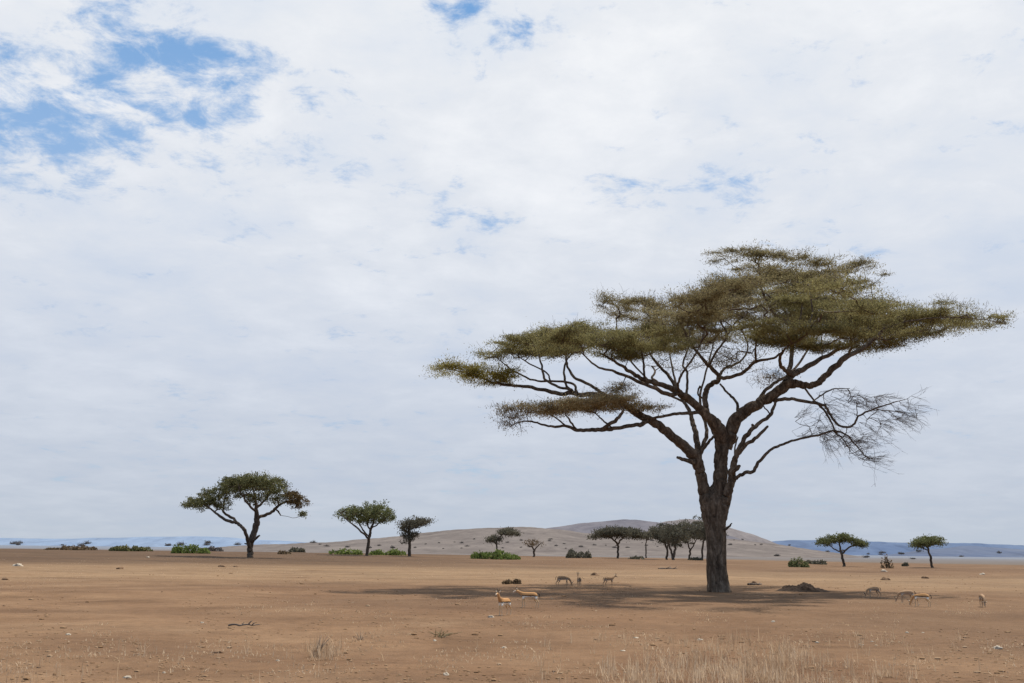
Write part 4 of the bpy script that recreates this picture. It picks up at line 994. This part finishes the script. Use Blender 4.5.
def fallen(px, py, L_px, rot, label, rpx=1.2):
    a = ground_hit(px, py); ppm = F / a[1]; L_ = L_px / ppm; root = empty('fallen_branch', a, rot); tag(root, label, 'branch')
    n = 8; P = [(-L_ / 2 + L_ * i / n, rng.normal() * L_ * .03, .04 + .03 * abs(math.sin(i))) for i in range(n + 1)]
    v, f = tube(catmull(P, 4), np.linspace(rpx, rpx * .4, n * 4 + 1) / ppm, 8, .1); mesh_obj('stem', v, f, TWIG_GREY, root)
    for i in (3, 5, 6):
        q = np.array(P[i]); e = q + np.array([L_ * .12, rng.normal() * L_ * .15, L_ * rng.uniform(.05, .14)])
        v, f = tube([q, (q + e) / 2 + rng.normal(size=3) * .02, e], np.array([.7, .5, .25]) * rpx / ppm, 6); mesh_obj('twig', v, f, TWIG_GREY, root)
fallen(244, 627, 30, .05, 'long dark fallen stick on bare soil, left of centre', 1.0)
fallen(755, 585, 15, .3, 'short fallen branch lying behind the dirt mound by the trunk', 1.2)
fallen(668, 569, 22, .4, 'thin fallen branch on straw ground left of the big trunk', .7)

# ------------------------------------------------------------------ dry grass, dead tufts, gravel
def blades(P, hmin, hmax, w, lean=.35):
    n = len(P); h = rng.uniform(hmin, hmax, n) * rng.uniform(.5, 1, n)
    az = rng.uniform(0, 2 * math.pi, n); ln = rng.normal(0, lean, n)
    d = np.stack([np.cos(az) * ln, np.sin(az) * ln, np.ones(n)], 1)
    s = np.stack([np.cos(az + 1.57), np.sin(az + 1.57), np.zeros(n)], 1) * (w * rng.uniform(.6, 1.3, n) / 2)[:, None]
    mid = P + d * (h * .55)[:, None]; tip = P + d * h[:, None] + np.stack([np.cos(az), np.sin(az), -.15 * np.ones(n)], 1) * (h * np.abs(ln) * .5)[:, None]
    v = np.stack([P - s, P + s, mid + s * .8, tip, mid - s * .8], 1).reshape(-1, 3)
    k = np.arange(n)[:, None] * 5
    return v, np.vstack([k + np.array([[0, 1, 2, 4]]), k + np.array([[4, 2, 3, 3]])])
def grass_field():
    pts = []
    def tuftset(px0, px1, py0, py1, n, per, sp, dens=lambda x, y: 1.):
        for _ in range(n):
            px, py = rng.uniform(px0, px1), rng.uniform(py0, py1)
            if rng.random() > dens(px, py): continue
            a = ground_hit(px, py, 10); k = max(1, int(per * rng.uniform(.3, 1.6)))
            q = a + rng.normal(size=(k, 3)) * np.array([sp, sp, 0]); q[:, 2] = terrain(q[:, 0], q[:, 1]) - .01
            pts.append(q)
    dn = lambda x, y: .55 * max(0., min(1., (y - 634) / 40)) * max(.05, math.exp(-((x - 745) / 115) ** 2)) * (.35 + .9 * (mnoise.noise(Vector((x * .02, y * .06, 3))) > -.02))
    tuftset(520, 960, 630, 715, 7000, 8, .055, dn)
    tuftset(0, 1024, 640, 700, 70, 5, .05, lambda x, y: .6)
    tuftset(305, 340, 646, 662, 40, 9, .06)
    tuftset(0, 320, 650, 700, 60, 5, .06, lambda x, y: .7)
    return np.vstack(pts)
G = grass_field()
v, f = blades(G, .10, .46, .010, .34)
# split quads and the degenerate tips properly
nb = len(G); q4 = f[:nb]; t3 = f[nb:, :3]
go = mesh_obj('dry_grass', v, list(q4) + list(t3), GRASS, None, False); go['kind'] = 'stuff'
go['label'] = 'sparse straw-coloured dry grass growing in the foreground'; go['category'] = 'grass'
# low straw stubble over the middle distance
pts = []
for _ in range(5200):
    px = rng.uniform(-20, 1044); py = 557 + rng.random() ** 1.6 * 118
    if mnoise.noise(Vector((px * .012, py * .05, 8))) < -.02 + (.25 if 583 < py < 640 else 0): continue
    a = ground_hit(px, py, 12)
    if a is None: continue
    k = 4; sp = .10 + a[1] * .0012
    q = a + rng.normal(size=(k, 3)) * np.array([sp, sp, 0]); q[:, 2] = terrain(q[:, 0], q[:, 1]) - .01; pts.append(q)
S = np.vstack(pts); v, f = blades(S, .04, .13, .02, .6); nb = len(S)
so = mesh_obj('grass_stubble', v, list(f[:nb]) + list(f[nb:, :3]), GRASS, None, False); so['kind'] = 'stuff'
so['label'] = 'low grazed straw stubble scattered over the bare plain'; so['category'] = 'grass'
# gravel and crumbs of earth
def gravel():
    V_, F_ = [], []; base = 0
    ico = bmesh.new(); bmesh.ops.create_icosphere(ico, subdivisions=1, radius=1); iv = np.array([q.co[:] for q in ico.verts]); fi = np.array([[w.index for w in q.verts] for q in ico.faces]); ico.free()
    for _ in range(3600):
        px = rng.uniform(-20, 1044); py = 570 + rng.random() ** .8 * 115
        if mnoise.noise(Vector((px * .01, py * .03, 2))) < -.1: continue
        a = ground_hit(px, py, 10); s = rng.uniform(.012, .032) * (1 + (rng.random() < .05) * 1.2) * (.6 + a[1] * .015)
        q = iv * (1 + rng.normal(size=(len(iv), 1)) * .15) * np.array([s * rng.uniform(1, 1.8), s, s * .55]); V_.append(q + a + np.array([0, 0, s * .2])); F_.append(fi + base); base += len(iv)
    m = mat_leaf('gravel_mix', [(.14, .085, .05), (.24, .15, .085), (.29, .19, .115), (.38, .28, .19)], 0., .3)
    o = mesh_obj('gravel', np.vstack(V_), np.vstack(F_), m, None, False); o['kind'] = 'stuff'
    o['label'] = 'small stones and earth crumbs scattered over the bare ground'; o['category'] = 'gravel'
gravel()
def dead_tuft(px, py, wpx, hpx, label, n=26, mat=TWIG_GREY, blades_n=0):
    a = ground_hit(px, py); ppm = F / a[1]; root = empty('dead_tuft', a); tag(root, label, 'tuft')
    g = Geo()
    for _ in range(n):
        d = np.array([rng.normal() * wpx * .32, rng.normal() * wpx * .25, hpx * rng.uniform(.4, 1)]) / ppm
        s0 = np.array([rng.normal() * wpx * .07, rng.normal() * wpx * .07, -1]) / ppm; m_ = s0 + d * np.array([.35, .35, .55])
        v, f = tube([s0, m_, s0 + d], np.array([.5, .4, .2]) / ppm * .7, 4); g.add(v, f)
    g.build('stems', mat, root)
    if blades_n:
        P = rng.normal(size=(blades_n, 3)) * np.array([wpx * .2, wpx * .2, 0]) / ppm
        v, f = blades(P, hpx * .5 / ppm, hpx * 1.1 / ppm, .012, .3); mesh_obj('blades', v, list(f[:blades_n]) + list(f[blades_n:, :3]), GRASS, root, False)
dead_tuft(440, 637, 26, 9, 'dry straw-brown weed clump with cream stones under it', 18, LEAF_DRY)
dead_tuft(317, 657, 20, 22, 'pale dry grass tuft in the left centre foreground', 8, TWIG_GREY, 90)
dead_tuft(360, 640, 10, 8, 'small dry weed right of the pale grass tuft', 10)

# ------------------------------------------------------------------ light and sky
SUN_EL, SUN_AZ = math.radians(64), math.radians(54)       # azimuth measured clockwise from +Y
sd = Vector((math.sin(SUN_AZ) * math.cos(SUN_EL), math.cos(SUN_AZ) * math.cos(SUN_EL), math.sin(SUN_EL)))
ld = bpy.data.lights.new('sun', 'SUN'); ld.energy = 4.9; ld.angle = math.radians(.53); ld.color = (1, .94, .84)
lo = bpy.data.objects.new('sun', ld); COL.objects.link(lo); lo.rotation_euler = sd.to_track_quat('Z', 'Y').to_euler(); lo.location = (60, 0, 100)

w = bpy.data.worlds.new('World'); scene.world = w; w.use_nodes = True; nt = w.node_tree; nt.nodes.clear()
tc = N(nt, 'ShaderNodeTexCoord'); dirv = tc.outputs['Generated']
sky = N(nt, 'ShaderNodeTexSky', sky_type='NISHITA'); sky.sun_disc = False; sky.sun_elevation = SUN_EL; sky.sun_rotation = SUN_AZ; sky.altitude = 1500; sky.dust_density = 1.0
sp = N(nt, 'ShaderNodeSeparateXYZ'); L(nt, dirv, sp.inputs[0]); dx, dy_, dz = sp.outputs
zc = math_n(nt, 'ADD', math_n(nt, 'MAXIMUM', dz, 0.0), .16)
cb = N(nt, 'ShaderNodeCombineXYZ'); L(nt, math_n(nt, 'DIVIDE', dx, zc), cb.inputs[0]); L(nt, math_n(nt, 'DIVIDE', dy_, zc), cb.inputs[1])
pv = cb.outputs[0]
n1 = noise_n(nt, pv, 1.3, 9, .6, .35)
n2 = noise_n(nt, pv, 12.0, 7, .68, .3)
n3 = noise_n(nt, pv, .8, 5, .55, .3)
n4 = noise_n(nt, pv, 4.2, 8, .62, .2)
# openings in the cloud deck, given as directions in the sky
def spot(px, py, rx, ry, k):
    d = ray(px, py); d = d / np.linalg.norm(d)
    s = N(nt, 'ShaderNodeVectorMath', operation='SUBTRACT'); L(nt, dirv, s.inputs[0]); s.inputs[1].default_value = tuple(d)
    # tangent frame at that direction
    e = np.array([d[1], -d[0], 0]); e /= np.linalg.norm(e); u = np.cross(e, d)
    a = N(nt, 'ShaderNodeVectorMath', operation='DOT_PRODUCT'); L(nt, s.outputs[0], a.inputs[0]); a.inputs[1].default_value = tuple(e * F / rx)
    b = N(nt, 'ShaderNodeVectorMath', operation='DOT_PRODUCT'); L(nt, s.outputs[0], b.inputs[0]); b.inputs[1].default_value = tuple(u * F / ry)
    c = N(nt, 'ShaderNodeVectorMath', operation='DOT_PRODUCT'); L(nt, s.outputs[0], c.inputs[0]); c.inputs[1].default_value = tuple(d * 1.2)
    q = math_n(nt, 'ADD', math_n(nt, 'MULTIPLY', a.outputs['Value'], a.outputs['Value']), math_n(nt, 'MULTIPLY', b.outputs['Value'], b.outputs['Value']))
    q = math_n(nt, 'ADD', q, math_n(nt, 'MULTIPLY', c.outputs['Value'], c.outputs['Value']))
    return math_n(nt, 'MULTIPLY', math_n(nt, 'EXPONENT', math_n(nt, 'MULTIPLY', q, -1)), k)
hole = None
for a in [(30, 110, 110, 60, .33), (130, 50, 80, 26, .30), (215, 65, 60, 24, .30), (195, 122, 60, 16, .24), (310, 78, 50, 20, .14), (50, 160, 90, 22, .16),
          (440, 6, 60, 16, .28), (540, 22, 60, 22, .18), (470, 215, 60, 18, .14), (610, 195, 80, 18, .15), (750, 184, 55, 14, .16), (400, 345, 150, 16, .07), (20, 318, 60, 10, .08),
          (220, 248, 60, 7, .09), (90, 268, 80, 8, .07), (280, 30, 90, 26, -.16), (20, 25, 60, 30, -.10), (540, 130, 80, 50, -.12), (735, 100, 60, 40, -.25), (1000, 40, 70, 40, -.2), (130, 270, 80, 30, -.1), (110, 120, 130, 80, .10), (270, 100, 120, 50, .10), (640, 60, 90, 30, .05)]:
    s_ = spot(*a); hole = s_ if hole is None else math_n(nt, 'ADD', hole, s_)
dens = math_n(nt, 'ADD', math_n(nt, 'MULTIPLY', n1, .9), math_n(nt, 'MULTIPLY', n2, 1.5))
dens = math_n(nt, 'ADD', dens, math_n(nt, 'MULTIPLY', n4, .95))          # about 1.5 +- .25
dens = math_n(nt, 'SUBTRACT', math_n(nt, 'SUBTRACT', dens, .13), hole)
# deck thinned behind the viewer, out of view, to lower the ambient light
dens = math_n(nt, 'SUBTRACT', dens, map_range(nt, dy_, .15, -.35, 0, .45, True))
cover = map_range(nt, dens, .94, 1.43, .0, 1, True)
# colour of the deck by height, plus broad soft shading
deck = ramp(nt, map_range(nt, dz, 0, .62), [(0, (.520, .580, .665)), (.10, (.550, .607, .705)), (.28, (.635, .690, .790)), (.50, (.755, .795, .865)), (.75, (.82, .850, .900)), (1, (.86, .885, .92))]).outputs[0]
sh = map_range(nt, math_n(nt, 'ADD', math_n(nt, 'MULTIPLY', n3, .55), math_n(nt, 'MULTIPLY', n4, .45)), .38, .63)
deck2 = mix(nt, map_range(nt, dz, .02, .34, .45, 1.), deck, ramp(nt, sh, [(0, (.86, .90, .955)), (.5, (.985, .985, .985)), (1, (1.14, 1.115, 1.08))]).outputs[0], 'MULTIPLY')
blue = ramp(nt, map_range(nt, dz, 0, .6), [(0, (.46, .56, .70)), (.3, (.47, .60, .80)), (.6, (.33, .54, .86)), (1, (.115, .36, .76))]).outputs[0]
bl10 = mix(nt, 1., blue, (10, 10, 10), 'MULTIPLY'); dk10 = mix(nt, 1., deck2, (10, 10, 10), 'MULTIPLY')
clear = mix(nt, .75, sky.outputs[0], bl10)
skyc = mix(nt, cover, clear, dk10)
bg = N(nt, 'ShaderNodeBackground'); L(nt, skyc, bg.inputs['Color']); bg.inputs['Strength'].default_value = .1
wo = N(nt, 'ShaderNodeOutputWorld'); L(nt, bg.outputs[0], wo.inputs['Surface'])
w.cycles.sampling_method = 'MANUAL'; w.cycles.sample_map_resolution = 512

scene.view_settings.view_transform = 'Standard'; scene.view_settings.look = 'None'
scene.view_settings.exposure = 0; scene.view_settings.gamma = 1
scene.cycles.max_bounces = 6; scene.cycles.transparent_max_bounces = 8
